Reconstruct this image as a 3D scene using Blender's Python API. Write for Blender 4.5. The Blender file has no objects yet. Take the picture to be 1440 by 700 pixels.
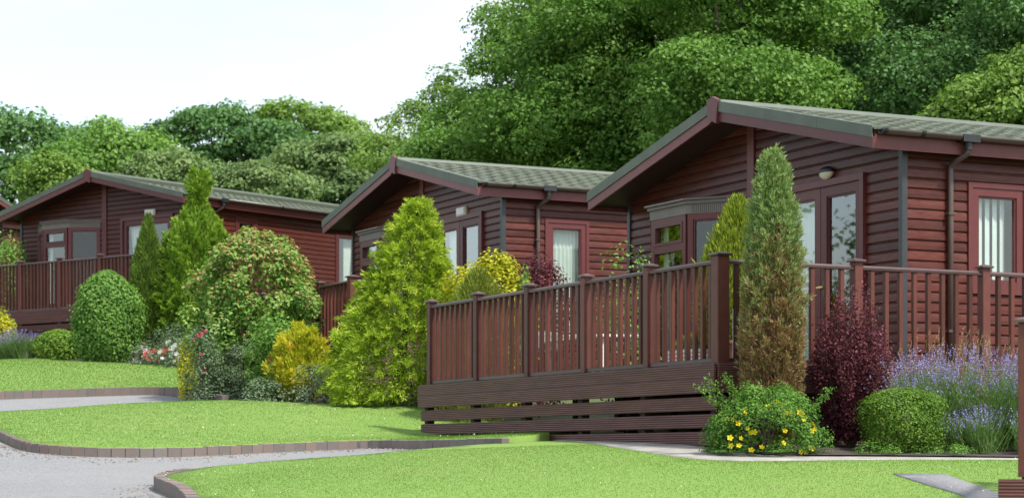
import bpy, math, random
import numpy as np
from mathutils import Vector, Matrix
from mathutils.geometry import delaunay_2d_cdt

random.seed(7); RNG = np.random.default_rng(11)
S = bpy.context.scene
COL = S.collection
R = math.radians

# ------------------------------------------------------------------ camera, sky, sun, exposure
F, H0, CZ = 3002.0, 642.3, 1.6          # focal length and horizon row in photo pixels (1440 x 700), eye height
cam = bpy.data.objects.new('camera', bpy.data.cameras.new('camera')); COL.objects.link(cam)
cam.location = (0, 0, CZ); cam.rotation_euler = (R(90), 0, 0)
cam.data.sensor_width = 36; cam.data.lens = F / 1440 * 36
cam.data.shift_y = (H0 - 350) / 1440
cam.data.clip_end = 2000; cam.data.clip_start = .1
cam.data.dof.use_dof = True; cam.data.dof.focus_distance = 21.5; cam.data.dof.aperture_fstop = 3.8
S.camera = cam

SUN_AZ, SUN_EL = R(132), R(57)          # compass style: direction TO the sun, 0 = +Y, clockwise towards +X
world = bpy.data.worlds.new('World'); S.world = world; world.use_nodes = True
wn, wl = world.node_tree.nodes, world.node_tree.links
for n in list(wn): wn.remove(n)
wo = wn.new('ShaderNodeOutputWorld'); bg = wn.new('ShaderNodeBackground'); bg.inputs[1].default_value = 0.12
sky = wn.new('ShaderNodeTexSky'); sky.sky_type = 'NISHITA'; sky.sun_disc = False
sky.sun_elevation = SUN_EL; sky.sun_rotation = SUN_AZ; sky.air_density = 1.2; sky.dust_density = 1.5
tc = wn.new('ShaderNodeTexCoord'); nz = wn.new('ShaderNodeTexNoise'); nz.inputs['Scale'].default_value = 4.6
nz.inputs['Detail'].default_value = 6; nz.inputs['Roughness'].default_value = .55
mp = wn.new('ShaderNodeMapping'); mp.inputs['Scale'].default_value = (1, 1, 2.2)
rp = wn.new('ShaderNodeValToRGB'); rp.color_ramp.elements[0].position = .42; rp.color_ramp.elements[1].position = .68
rp.color_ramp.elements[0].color = (.30, .30, .30, 1); rp.color_ramp.elements[1].color = (1, 1, 1, 1)
mx = wn.new('ShaderNodeMix'); mx.data_type = 'RGBA'; mx.inputs['B'].default_value = (3.75, 3.88, 3.96, 1)
wl.new(tc.outputs['Generated'], mp.inputs[0]); wl.new(mp.outputs[0], nz.inputs['Vector'])
wl.new(nz.outputs['Fac'], rp.inputs[0]); wl.new(rp.outputs[0], mx.inputs['Factor'])
wl.new(sky.outputs[0], mx.inputs['A']); wl.new(mx.outputs['Result'], bg.inputs[0]); wl.new(bg.outputs[0], wo.inputs[0])

sun = bpy.data.objects.new('sun', bpy.data.lights.new('sun', 'SUN')); COL.objects.link(sun)
sun.data.energy = 2.4; sun.data.angle = R(5); sun.data.color = (1, .97, .92)
sd = Vector((math.sin(SUN_AZ) * math.cos(SUN_EL), math.cos(SUN_AZ) * math.cos(SUN_EL), math.sin(SUN_EL)))
sun.rotation_euler = sd.to_track_quat('Z', 'Y').to_euler()
S.view_settings.view_transform = 'Standard'; S.view_settings.look = 'None'
S.view_settings.exposure = 1.32; S.view_settings.gamma = 1.0
S.cycles.use_denoising = True
S.cycles.max_bounces = 8; S.cycles.transparent_max_bounces = 12

# ------------------------------------------------------------------ helpers
def tag(o, label=None, cat=None, group=None, kind=None):
    if label: o['label'] = label
    if cat: o['category'] = cat
    if group: o['group'] = group
    if kind: o['kind'] = kind
    return o

def link(name, me, mat=None, parent=None, loc=None):
    o = bpy.data.objects.new(name, me); COL.objects.link(o)
    if mat is not None and me is not None and not me.materials: me.materials.append(mat)
    if parent is not None: o.parent = parent
    if loc is not None: o.location = loc
    return o

def empty(name, loc, rz=0, label=None, cat=None, group=None):
    o = bpy.data.objects.new(name, None); COL.objects.link(o)
    o.location = loc; o.rotation_euler = (0, 0, rz); o.empty_display_size = .3
    return tag(o, label, cat, group)

class MB:
    """collects simple shapes into one mesh"""
    def __init__(s): s.v = []; s.f = []
    def add(s, vs, fs):
        b = len(s.v); s.v += [tuple(p) for p in vs]; s.f += [tuple(i + b for i in f) for f in fs]
    def box(s, x0, x1, y0, y1, z0, z1):
        s.add([(x0,y0,z0),(x1,y0,z0),(x1,y1,z0),(x0,y1,z0),(x0,y0,z1),(x1,y0,z1),(x1,y1,z1),(x0,y1,z1)],
              [(0,3,2,1),(4,5,6,7),(0,1,5,4),(1,2,6,5),(2,3,7,6),(3,0,4,7)])
    def cbox(s, x0, x1, y0, y1, z0, z1, c=.006):
        """box with chamfered vertical edges and a chamfered top"""
        def ring(i, z): return [(x0+c+i,y0+i,z),(x1-c-i,y0+i,z),(x1-i,y0+c+i,z),(x1-i,y1-c-i,z),(x1-c-i,y1-i,z),(x0+c+i,y1-i,z),(x0+i,y1-c-i,z),(x0+i,y0+c+i,z)]
        rs = [ring(0,z0), ring(0,z1-c), ring(c,z1)]
        vs = sum(rs, []); fs = [tuple(range(7,-1,-1)), tuple(range(16,24))]
        for k in range(2):
            for i in range(8): j=(i+1)%8; fs.append((k*8+i,k*8+j,k*8+8+j,k*8+8+i))
        s.add(vs, fs)
    def prism(s, poly, axis_vec, origin=(0,0,0), ex=(1,0,0), ey=(0,0,1)):
        """extrude 2D poly (in ex,ey) along axis_vec"""
        O=Vector(origin);a=Vector(axis_vec);X=Vector(ex);Y=Vector(ey);n=len(poly)
        v=[O+X*p+Y*q for p,q in poly]; v+= [p+a for p in v]
        s.add(v,[tuple(range(n-1,-1,-1)),tuple(range(n,2*n))]+[(i,(i+1)%n,n+(i+1)%n,n+i) for i in range(n)])
    def tube(s, pts, rad, n=8, cap=True):
        pts=[Vector(p) for p in pts]; m=len(pts)
        if not hasattr(rad,'__len__'): rad=[rad]*m
        vs=[];prev=None
        for i,p in enumerate(pts):
            t=(pts[min(i+1,m-1)]-pts[max(i-1,0)]).normalized()
            if prev is None:
                u=t.orthogonal().normalized()
            else:
                u=(prev-t*prev.dot(t)).normalized()
            prev=u; w=t.cross(u)
            for k in range(n):
                a=2*math.pi*k/n; vs.append(p+(u*math.cos(a)+w*math.sin(a))*rad[i])
        fs=[(i*n+k,i*n+(k+1)%n,(i+1)*n+(k+1)%n,(i+1)*n+k) for i in range(m-1) for k in range(n)]
        if cap: fs+=[tuple(range(n-1,-1,-1)),tuple(range((m-1)*n,m*n))]
        s.add(vs,fs)
    def lathe(s, prof, n=14, c=(0,0,0)):
        vs=[(c[0]+r*math.cos(2*math.pi*k/n),c[1]+r*math.sin(2*math.pi*k/n),c[2]+z) for r,z in prof for k in range(n)]
        m=len(prof)
        fs=[(i*n+k,i*n+(k+1)%n,(i+1)*n+(k+1)%n,(i+1)*n+k) for i in range(m-1) for k in range(n)]
        fs+=[tuple(range(n-1,-1,-1)),tuple(range((m-1)*n,m*n))]
        s.add(vs,fs)
    def mesh(s, name, smooth=False):
        me=bpy.data.meshes.new(name); me.from_pydata(s.v,[],s.f); me.update()
        if smooth:
            for p in me.polygons: p.use_smooth=True
        return me
    def build(s, name, mat, parent=None, loc=None, smooth=False):
        return link(name, s.mesh(name, smooth), mat, parent, loc)

def np_mesh(name, V, k, tint=None):
    """V: (n*k,3) vertices, every k consecutive ones are a face"""
    V=np.ascontiguousarray(V,dtype=np.float32); nv=len(V); nf=nv//k
    me=bpy.data.meshes.new(name)
    me.vertices.add(nv); me.vertices.foreach_set('co',V.ravel())
    me.loops.add(nv); me.loops.foreach_set('vertex_index',np.arange(nv,dtype=np.int32))
    me.polygons.add(nf); me.polygons.foreach_set('loop_start',np.arange(0,nv,k,dtype=np.int32))
    if tint is not None:
        a=me.attributes.new('tint','FLOAT','POINT'); a.data.foreach_set('value',np.repeat(np.clip(tint,0,1),k).astype(np.float32))
    me.update(calc_edges=True); me.validate()
    return me

def unit(a): return a/np.maximum(np.linalg.norm(a,axis=-1,keepdims=True),1e-9)
def runit(n): return unit(RNG.normal(size=(n,3)))

def leaf_verts(P,N,L,asp=.6):
    """diamond leaves, centre P, normal N, length L"""
    n=len(P); N=unit(N); T=unit(np.cross(N,runit(n))); B=np.cross(N,T); L=np.broadcast_to(np.asarray(L,float),(n,))[:,None]
    fold=N*L*.12
    V=np.stack([P-T*L*.5,P+B*L*.5*asp-T*L*.05+fold,P+T*L*.5,P-B*L*.5*asp-T*L*.05+fold],1)
    return V.reshape(-1,3)
def blade_verts(P,D,L,w):
    n=len(P); D=unit(D); s=unit(np.cross(D,runit(n))); L=np.broadcast_to(np.asarray(L,float),(n,))[:,None]; w=np.broadcast_to(np.asarray(w,float),(n,))[:,None]
    return np.stack([P-s*w*.5,P+s*w*.5,P+D*L],1).reshape(-1,3)
def spray_verts(P,D,L,w):
    """kite blades: narrow foot, widest in the middle, pointed tip"""
    n=len(P); D=unit(D); s=unit(np.cross(D,runit(n))); L=np.broadcast_to(np.asarray(L,float),(n,))[:,None]; w=np.broadcast_to(np.asarray(w,float),(n,))[:,None]
    return np.stack([P,P+D*L*.45+s*w*.5,P+D*L,P+D*L*.45-s*w*.5],1).reshape(-1,3)

# ------------------------------------------------------------------ materials
def mat_new(name):
    m=bpy.data.materials.new(name); m.use_nodes=True; nt=m.node_tree
    b=nt.nodes['Principled BSDF']; return m,nt,b
def ramp(nt,fac,stops):
    r=nt.nodes.new('ShaderNodeValToRGB'); e=r.color_ramp.elements
    while len(e)<len(stops): e.new(.5)
    for i,(p,c) in enumerate(stops): e[i].position=p; e[i].color=(*c,1)
    nt.links.new(fac,r.inputs[0]); return r.outputs[0]
def noise(nt,scale,detail=4,vec=None,stretch=None,rough=.55,coord='Object',own=False):
    t=nt.nodes.new('ShaderNodeTexNoise'); t.inputs['Scale'].default_value=scale; t.inputs['Detail'].default_value=detail; t.inputs['Roughness'].default_value=rough
    c=nt.nodes.new('ShaderNodeTexCoord'); v=c.outputs[coord]
    if own:
        oi=nt.nodes.new('ShaderNodeObjectInfo'); ms=nt.nodes.new('ShaderNodeMath'); ms.operation='MULTIPLY'; ms.inputs[1].default_value=61; nt.links.new(oi.outputs['Random'],ms.inputs[0])
        ad=nt.nodes.new('ShaderNodeVectorMath'); ad.operation='ADD'; nt.links.new(v,ad.inputs[0]); nt.links.new(ms.outputs[0],ad.inputs[1]); v=ad.outputs[0]
    if stretch:
        m=nt.nodes.new('ShaderNodeMapping'); m.inputs['Scale'].default_value=stretch; nt.links.new(v,m.inputs[0]); v=m.outputs[0]
    nt.links.new(v,t.inputs['Vector']); return t.outputs['Fac']
def mixc(nt,fac,a,b,mode='MIX'):
    m=nt.nodes.new('ShaderNodeMix'); m.data_type='RGBA'; m.blend_type=mode
    for s,x in (('Factor',fac),('A',a),('B',b)):
        i=m.inputs[s] if s!='Factor' else m.inputs[0]
        if isinstance(x,(int,float)): i.default_value=x
        elif isinstance(x,tuple): i.default_value=(*x,1) if len(x)==3 else x
        else: nt.links.new(x,i)
    return m.outputs['Result']
def bump(nt,b,h,strength=.4,dist=.005):
    n=nt.nodes.new('ShaderNodeBump'); n.inputs['Strength'].default_value=strength; n.inputs['Distance'].default_value=dist
    nt.links.new(h,n.inputs['Height']); nt.links.new(n.outputs[0],b.inputs['Normal'])
def obj_random(nt):
    return nt.nodes.new('ShaderNodeObjectInfo').outputs['Random']
def scl(c,k): return tuple(x*k for x in c)

def wood_mat(name,c,rough=.42,var=.35,stretch=(14,1.2,14),spec=.5,bs=.25,worn=None):
    m,nt,b=mat_new(name)
    n1=noise(nt,3,6,stretch=stretch,own=True); n2=noise(nt,1.6,5,own=True,rough=.65)
    col=ramp(nt,n1,[(.25,scl(c,1-var)),(.5,c),(.78,scl(c,1+var))])
    if worn: col=mixc(nt,ramp(nt,n2,[(.45,(0,0,0)),(.72,(.7,.7,.7))]),col,worn)
    rnd=ramp(nt,obj_random(nt),[(0,(.72,.70,.70)),(.5,(1,1,1)),(1,(1.25,1.3,1.32))])
    col=mixc(nt,1.0,col,rnd,'MULTIPLY')
    nt.links.new(col,b.inputs['Base Color']); b.inputs['Roughness'].default_value=rough; b.inputs['Specular IOR Level'].default_value=spec
    bump(nt,b,n1,bs,.003); return m
def plain_mat(name,c,rough=.5,var=.15,scale=6,metal=0,spec=.5,bs=.15):
    m,nt,b=mat_new(name); n1=noise(nt,scale,5)
    nt.links.new(ramp(nt,n1,[(.3,scl(c,1-var)),(.7,scl(c,1+var))]),b.inputs['Base Color'])
    b.inputs['Roughness'].default_value=rough; b.inputs['Metallic'].default_value=metal; b.inputs['Specular IOR Level'].default_value=spec
    bump(nt,b,n1,bs,.003); return m
def leaf_mat(name,stops,trans=.3,rough=.5,spec=.35):
    m,nt,b=mat_new(name); a=nt.nodes.new('ShaderNodeAttribute'); a.attribute_name='tint'
    k=len(stops)-1; col=ramp(nt,a.outputs['Fac'],[(i/k,c) for i,c in enumerate(stops)])
    nt.links.new(col,b.inputs['Base Color']); b.inputs['Roughness'].default_value=rough+.08; b.inputs['Specular IOR Level'].default_value=spec*.5
    t=nt.nodes.new('ShaderNodeBsdfTranslucent'); nt.links.new(mixc(nt,1.0,col,(1.02,1.15,.65),'MULTIPLY'),t.inputs[0])
    ms=nt.nodes.new('ShaderNodeMixShader'); ms.inputs[0].default_value=trans
    nt.links.new(b.outputs[0],ms.inputs[1]); nt.links.new(t.outputs[0],ms.inputs[2])
    nt.links.new(ms.outputs[0],nt.nodes['Material Output'].inputs[0]); return m
def ridged_mat(name,c,rough=.5):
    """grooved composite decking board, grooves run along the board"""
    m,nt,b=mat_new(name)
    w=nt.nodes.new('ShaderNodeTexWave'); w.bands_direction='Z'; w.inputs['Scale'].default_value=15; w.inputs['Distortion'].default_value=.15; w.inputs['Detail'].default_value=1
    c0=nt.nodes.new('ShaderNodeTexCoord'); nt.links.new(c0.outputs['Object'],w.inputs['Vector'])
    n1=noise(nt,2.2,6,stretch=(1.2,1.2,10),own=True)
    col=ramp(nt,n1,[(.3,scl(c,.75)),(.5,c),(.75,scl(c,1.3))])
    rnd=ramp(nt,obj_random(nt),[(0,(.85,.85,.85)),(1,(1.15,1.15,1.15))])
    col=mixc(nt,1.0,col,rnd,'MULTIPLY')
    nt.links.new(col,b.inputs['Base Color']); b.inputs['Roughness'].default_value=rough
    b.inputs['Specular IOR Level'].default_value=.3; bump(nt,b,w.outputs['Fac'],.9,.006); return m

M={}
M['clad']=wood_mat('stained cladding',(.098,.0245,.0165),.38,.45,(2,2,9),.26,.3,worn=(.075,.032,.028))
M['trim']=wood_mat('mahogany trim',(.145,.041,.039),.42,.12,(3,3,3),.35,.1)
M['frame']=wood_mat('window frame',(.115,.029,.028),.38,.10,(3,3,3),.35,.05)
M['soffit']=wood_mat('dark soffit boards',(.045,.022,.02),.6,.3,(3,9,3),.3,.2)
M['slate']=plain_mat('slate grey corner post',(.036,.037,.040),.42,.15)
M['rooftrim']=plain_mat('grey green verge trim',(.098,.116,.084),.55,.14,3,bs=.05)
M['gutter']=plain_mat('brown plastic gutter',(.105,.085,.072),.3,.12,4)
M['pipe']=plain_mat('brown downpipe',(.085,.055,.043),.38,.15,4)
M['black']=plain_mat('black plastic',(.02,.021,.022),.4)
M['beige']=plain_mat('beige bay header',(.15,.13,.11),.55,.1)
M['white']=plain_mat('white painted metal',(.72,.72,.70),.35,.05)
M['cream']=plain_mat('cream lamp glass',(.62,.58,.45),.3,.05)
M['brass']=plain_mat('brass handle',(.65,.45,.16),.25,.1,metal=1)
M['rail']=wood_mat('deck handrail',(.08,.042,.039),.36,.15,(3,3,3),.5,.1)
M['post']=wood_mat('deck post',(.108,.034,.025),.45,.16,(3,3,3),.3,.12)
M['bal']=wood_mat('deck baluster',(.097,.029,.019),.45,.25,(5,5,1),.3,.15)
M['ridged']=ridged_mat('ridged decking',(.108,.041,.034))
M['under']=wood_mat('weathered joist',(.04,.028,.024),.7,.3,(3,3,3),.3,.2)
M['curtain']=plain_mat('pale curtain',(.66,.70,.64),.8,.06,3,spec=.1)
M['blind']=plain_mat('white vertical blind',(.74,.78,.74),.6,.04,3)
M['inner']=plain_mat('room lining',(.25,.22,.18),.8,.1)
def glass_mat():
    m,nt,b=mat_new('window glass')
    g=nt.nodes.new('ShaderNodeBsdfGlossy'); g.inputs['Roughness'].default_value=.015; g.inputs[0].default_value=(.95,.98,1,1)
    t=nt.nodes.new('ShaderNodeBsdfTransparent'); t.inputs[0].default_value=(.86,.92,.89,1)
    fr=nt.nodes.new('ShaderNodeLayerWeight'); fr.inputs[0].default_value=.5
    pw=nt.nodes.new('ShaderNodeMath'); pw.operation='POWER'; pw.inputs[1].default_value=2.2; nt.links.new(fr.outputs['Facing'],pw.inputs[0])
    mr=nt.nodes.new('ShaderNodeMath'); mr.operation='MULTIPLY_ADD'; mr.inputs[1].default_value=.92; mr.inputs[2].default_value=.08
    nt.links.new(pw.outputs[0],mr.inputs[0])
    ms=nt.nodes.new('ShaderNodeMixShader'); nt.links.new(mr.outputs[0],ms.inputs[0]); nt.links.new(t.outputs[0],ms.inputs[1]); nt.links.new(g.outputs[0],ms.inputs[2])
    nt.links.new(ms.outputs[0],nt.nodes['Material Output'].inputs[0]); return m
M['glass']=glass_mat()
def tile_mat():
    m,nt,b=mat_new('green grey roof tile'); n1=noise(nt,16,6,own=True,rough=.7); n2=noise(nt,2.5,4)
    col=ramp(nt,n1,[(.3,(.065,.078,.052)),(.55,(.118,.135,.095)),(.75,(.195,.215,.16))])
    rnd=ramp(nt,obj_random(nt),[(0,(.84,.85,.84)),(.5,(1,1,1)),(1,(1.16,1.15,1.12))])
    nt.links.new(mixc(nt,1.0,col,rnd,'MULTIPLY'),b.inputs['Base Color']); b.inputs['Roughness'].default_value=.62; bump(nt,b,n1,.4,.004); return m
M['tile']=tile_mat()
def brick_mat():
    m,nt,b=mat_new('kerb brick'); n1=noise(nt,9,7,own=True,rough=.7); n2=noise(nt,30,3)
    col=ramp(nt,obj_random(nt),[(0,(.135,.115,.105)),(.35,(.165,.13,.115)),(.6,(.195,.138,.115)),(.85,(.17,.145,.13)),(1,(.21,.15,.122))])
    col=mixc(nt,ramp(nt,n1,[(.4,(0,0,0)),(.75,(.75,.75,.75))]),col,(.17,.15,.13))
    nt.links.new(col,b.inputs['Base Color']); b.inputs['Roughness'].default_value=.85; bump(nt,b,n1,.6,.01); return m
M['brick']=brick_mat()
M['mortar']=plain_mat('kerb mortar',(.12,.105,.095),.9,.2)
def road_mat():
    m,nt,b=mat_new('worn tarmac'); n1=noise(nt,38,8,rough=.85); n2=noise(nt,.7,4); v=nt.nodes.new('ShaderNodeTexVoronoi'); v.inputs['Scale'].default_value=55
    c0=nt.nodes.new('ShaderNodeTexCoord'); nt.links.new(c0.outputs['Object'],v.inputs['Vector'])
    col=ramp(nt,n1,[(.30,(.07,.072,.073)),(.5,(.205,.205,.205)),(.68,(.44,.435,.42))])
    col=mixc(nt,ramp(nt,n2,[(.35,(0,0,0)),(.7,(.5,.5,.5))]),col,(.27,.262,.245)); n5=noise(nt,2.6,6,rough=.7); col=mixc(nt,ramp(nt,n5,[(.56,(0,0,0)),(.70,(.55,.55,.55))]),col,(.155,.145,.13))
    nt.links.new(col,b.inputs['Base Color']); b.inputs['Roughness'].default_value=.8; bump(nt,b,n1,.7,.02); return m
M['road']=road_mat()
M['path']=plain_mat('pale concrete path',(.30,.28,.245),.85,.22,5)
M['slab']=plain_mat('grey tarmac path',(.20,.195,.195),.85,.3,40)
M['soil']=plain_mat('dark bed soil',(.055,.042,.033),.95,.4,18,bs=.8)
def lawn_mat():
    m,nt,b=mat_new('mown lawn'); n1=noise(nt,60,5,rough=.7); n2=noise(nt,.55,4); n3=noise(nt,5,4)
    col=ramp(nt,n1,[(.3,(.135,.235,.045)),(.55,(.17,.275,.058)),(.8,(.205,.31,.075))])
    col=mixc(nt,ramp(nt,n2,[(.38,(0,0,0)),(.68,(.55,.55,.55))]),col,(.19,.27,.065))
    n4=noise(nt,1.7,5,rough=.6); col=mixc(nt,ramp(nt,n3,[(.55,(0,0,0)),(.8,(.45,.45,.45))]),col,(.125,.24,.04)); col=mixc(nt,ramp(nt,n4,[(.56,(0,0,0)),(.72,(.6,.6,.6))]),col,(.22,.265,.08))
    nt.links.new(col,b.inputs['Base Color']); b.inputs['Roughness'].default_value=.8; b.inputs['Specular IOR Level'].default_value=.2; bump(nt,b,n1,.35,.012); return m
M['lawn']=lawn_mat()
def ground_mat():
    m,nt,b=mat_new('rough ground'); n1=noise(nt,1.5,6); n2=noise(nt,20,5)
    col=ramp(nt,n1,[(.35,(.05,.075,.02)),(.6,(.075,.11,.03)),(.8,(.07,.055,.035))])
    nt.links.new(col,b.inputs['Base Color']); b.inputs['Roughness'].default_value=.95; bump(nt,b,n2,.6,.03); return m
M['ground']=ground_mat()
M['bark']=plain_mat('tree bark',(.07,.055,.042),.9,.4,9,bs=.7)
M['stem']=plain_mat('shrub stem',(.09,.065,.045),.9,.3,20)
M['gravel']=plain_mat('loose gravel',(.17,.15,.13),.9,.5,8)

# ------------------------------------------------------------------ terrain
PTS=[(1400,645.3,19.2),(1050,645.3,19.0),(1421,647,18.4),(1060,647.5,18.3),(1010,628,20.0),(880,620,21.9),(600,622,25.8),(740,619.5,23.6),
 (1400,700,15.3),(800,700,15.6),(1100,700,15.4),(300,700,17.0),(0,700,17.8),(230,684,19.2),(530,634,23.4),(250,641,23.0),(40,637,23.0),(0,622,24.2),
 (590,571,29.3),(440,567,31.0),(267,564,32.5),(67,575,31.2),(0,578,31.0),(227,554,34.3),(117,557,34.6),(0,561,34.2),(310,560,33.3),(197,511,41),(117,508,42.5),(53,503,44),(0,505,44)]
WP=[(0,0,-1.6),(6,4,-1.3),(-6,4,-1.5),(4.5,24,.3),(8,22,.2),(6,30,.7),(0,33,.95),(-3,38,1.4),(2,42,1.5),(-8,47,2.3),(-11,52,2.9),(-5,60,3.2),(-20,46,2.4),(-20,30,.3),(-15,15,-.9),(14,16,-.2),(20,30,.8)]
for r in (110,170,260):
    for a in range(-180,180,30):
        x=r*math.sin(R(a)); y=r*math.cos(R(a)); WP.append((x,y,min(max(-1.6+.085*y,-6),8)))
WP+=[(0,80,5.2),(-30,80,5.2),(30,60,3.5),(40,80,5),(-40,55,3)]
TP=np.array([((px-720)/F*d,d,(H0-py)/F*d) for px,py,d in PTS]+WP)
def _U(r): return np.where(r>0,r*r*np.log(r+1e-12),0)
def _fit():
    n=len(TP); K=_U(np.hypot(TP[:,None,0]-TP[None,:,0],TP[:,None,1]-TP[None,:,1]))+np.eye(n)*.5
    Q=np.c_[np.ones(n),TP[:,:2]]; A=np.block([[K,Q],[Q.T,np.zeros((3,3))]])
    return np.linalg.solve(A,np.r_[TP[:,2],0,0,0])
TC=_fit()
def hgt(x,y):
    """ground height in world units"""
    x=np.atleast_1d(np.asarray(x,float)); y=np.atleast_1d(np.asarray(y,float))
    r=np.hypot(x[:,None]-TP[None,:,0],y[:,None]-TP[None,:,1])
    return _U(r)@TC[:len(TP)]+TC[-3]+TC[-2]*x+TC[-1]*y+CZ
def h1(x,y): return float(hgt(x,y)[0])
def lawn_off(x):
    t=np.clip((1.3-np.asarray(x,float))/3.6,0,1); return .015+.085*t*t*(3-2*t)
def cast(px,py,off=0.0,d0=7,d1=75):
    d=np.linspace(d0,d1,2600); x=(px-720)/F*d
    o=off(x) if callable(off) else off
    g=hgt(x,d)-CZ+o-(H0-py)/F*d
    i=np.where(g>0)[0]; i=i[0] if len(i) else -1
    return (x[i],d[i])
def at(px,d): return ((px-720)/F*d, d)
def inside(P,poly):
    x,y=P[:,0],P[:,1]; r=np.zeros(len(P),bool); n=len(poly)
    for i in range(n):
        (x0,y0),(x1,y1)=poly[i],poly[(i+1)%n]
        if y0==y1: continue
        c=((y0>y)!=(y1>y))&(x<(x1-x0)*(y-y0)/(y1-y0)+x0); r^=c
    return r
def densify(poly,step=.35,closed=True):
    out=[]; n=len(poly)
    for i in range(n if closed else n-1):
        a,b=np.array(poly[i]),np.array(poly[(i+1)%n]); k=max(1,int(np.hypot(*(b-a))/step))
        for j in range(k): out.append(tuple(a+(b-a)*j/k))
    if not closed: out.append(tuple(poly[-1]))
    return out
def smooth_line(pts,it=2):
    p=[np.array(q,float) for q in pts]
    for _ in range(it):
        o=[p[0]]
        for a,b in zip(p[:-1],p[1:]): o+= [a*.75+b*.25,a*.25+b*.75]
        o.append(p[-1]); p=o
    return [tuple(q) for q in p]
def sheet(name,poly,off,mat,grid=.5,skirt=0.0,label=None,cat=None):
    P=densify(poly,grid); n=len(P); a=np.array(P)
    gx,gy=np.meshgrid(np.arange(a[:,0].min(),a[:,0].max(),grid),np.arange(a[:,1].min(),a[:,1].max(),grid))
    G=np.c_[gx.ravel(),gy.ravel()]+RNG.uniform(-.06,.06,(gx.size,2)); G=G[inside(G,P)]
    vs=[Vector(p) for p in P]+[Vector(p) for p in G]
    ov,oe,of,*_=delaunay_2d_cdt(vs,[(i,(i+1)%n) for i in range(n)],[tuple(range(n))],1,1e-5)
    V=np.array([(p.x,p.y) for p in ov]); z=hgt(V[:,0],V[:,1])+(off(V[:,0]) if callable(off) else off)
    verts=[(x,y,q) for (x,y),q in zip(V,z)]; faces=[tuple(f) for f in of]
    if skirt:
        cnt={}
        for f in faces:
            for i in range(len(f)):
                e=(f[i],f[(i+1)%len(f)]); cnt[e]=1
        for (i,j) in [e for e in cnt if (e[1],e[0]) not in cnt]:
            b=len(verts); verts+=[(verts[i][0],verts[i][1],verts[i][2]-skirt),(verts[j][0],verts[j][1],verts[j][2]-skirt)]
            faces.append((j,i,b,b+1))
    me=bpy.data.meshes.new(name); me.from_pydata(verts,[],faces); me.update()
    for p in me.polygons: p.use_smooth=True
    o=link(name,me,mat); tag(o,kind='structure'); return o

# broad ground, to the top of the hill behind and far behind the camera
xs=np.unique(np.r_[np.linspace(-260,-30,24),np.linspace(-30,30,61),np.linspace(30,260,24)])
ys=np.unique(np.r_[np.linspace(-160,0,14),np.linspace(0,70,71),np.linspace(70,260,26)])
gx,gy=np.meshgrid(xs,ys); gz=hgt(gx.ravel(),gy.ravel())-.10
nx,ny=len(xs),len(ys)
me=bpy.data.meshes.new('ground'); me.from_pydata(list(zip(gx.ravel(),gy.ravel(),gz)),[],[(j*nx+i,j*nx+i+1,(j+1)*nx+i+1,(j+1)*nx+i) for j in range(ny-1) for i in range(nx-1)])
me.update()
for p in me.polygons: p.use_smooth=True
tag(link('ground',me,M['ground']),kind='structure')

# outlines traced on the terrain
near_edge=[cast(px,py,lawn_off) for px,py in [(222,672),(228,668),(240,664.5),(265,660),(300,655),(367,649),(433,644),(504,639.5),(590,631),(664,625),(727,621),(798,618.5)]]
path_front=[cast(px,py,.015) for px,py in [(855,628),(900,634),(945,641),(994,646.5)]]+[(2.05,18.1),(3.2,18.32),(4.4,18.35),(6.5,18.15),(9,18.0)]
near_left=[(-2.62,17.0),(-2.2,15.0),(-1.9,12.5),(-1.7,9),(-1.6,5)]
near_poly=smooth_line(near_edge+path_front,1)+[(9,5)]+near_left[::-1]
sheet('lawn',near_poly,lawn_off,M['lawn'],.4,.16)
mid_front=[cast(px,py,.1) for px,py in [(-60,588),(0,604),(21,614),(42,621),(73,624.5),(112,627),(156,628.5),(208,629),(260,628),(300,626.5),(433,620.5),(536,617)]]+[(-1.05,23.3),(-.5,22.6),(-.1,22.15)]
mid_back=[(.2,22.2),(.9,24.5),(-.6,27.5)]+[cast(px,py,.1) for px,py in [(590,570.5),(480,568),(427,566.5),(333,562),(267,563),(167,567),(67,574.5),(0,578),(-60,581)]]
sheet('lawn',smooth_line(mid_front,1)+mid_back,.1,M['lawn'],.45,.16)
up_front=[cast(px,py,.1) for px,py in [(-70,555),(0,552),(117,548),(227,545.5),(250,548),(273,552),(317,558)]]
up_back=[(-4.4,33.6),(-5.0,36.5),(-5.9,39.4)]+[cast(px,py,.1) for px,py in [(197,511),(117,508),(50,503.5),(0,505),(-70,508)]]
sheet('lawn',up_front+up_back,.1,M['lawn'],.6,.16)
# road surface under and between the lawns
sheet('road',[(-16,4),(2,4),(2,16),(1.2,21.4),(.2,23),(-1.5,25.5),(-3.2,29.5),(-3.6,31.6),(-4.6,33.5),(-6,35),(-16,36.5)],0,M['road'],.5)
# concrete path between lawn and deck, tarmac path crossing the lawn
path_poly=smooth_line([cast(798,618,.0)]+path_front,1)+[(9,18.45),(4.4,18.75),(2.7,18.8)]+[(2.25,19.1),(1.9,19.75),(1.2,21.2),(.6,22.3),(.25,22.0)]
sheet('path',path_poly,.019,M['path'],.35,.05)
slab_poly=[cast(px,py,.02) for px,py in [(1256,666),(1330,667),(1352,675),(1402,693)]]+[(3.6,13.6),(3.2,12.6),(2.75,13.2)]+[cast(px,py,.02) for px,py in [(1357,697),(1297,679)]]
sheet('path',slab_poly,.025,M['slab'],.3,.04)
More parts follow.
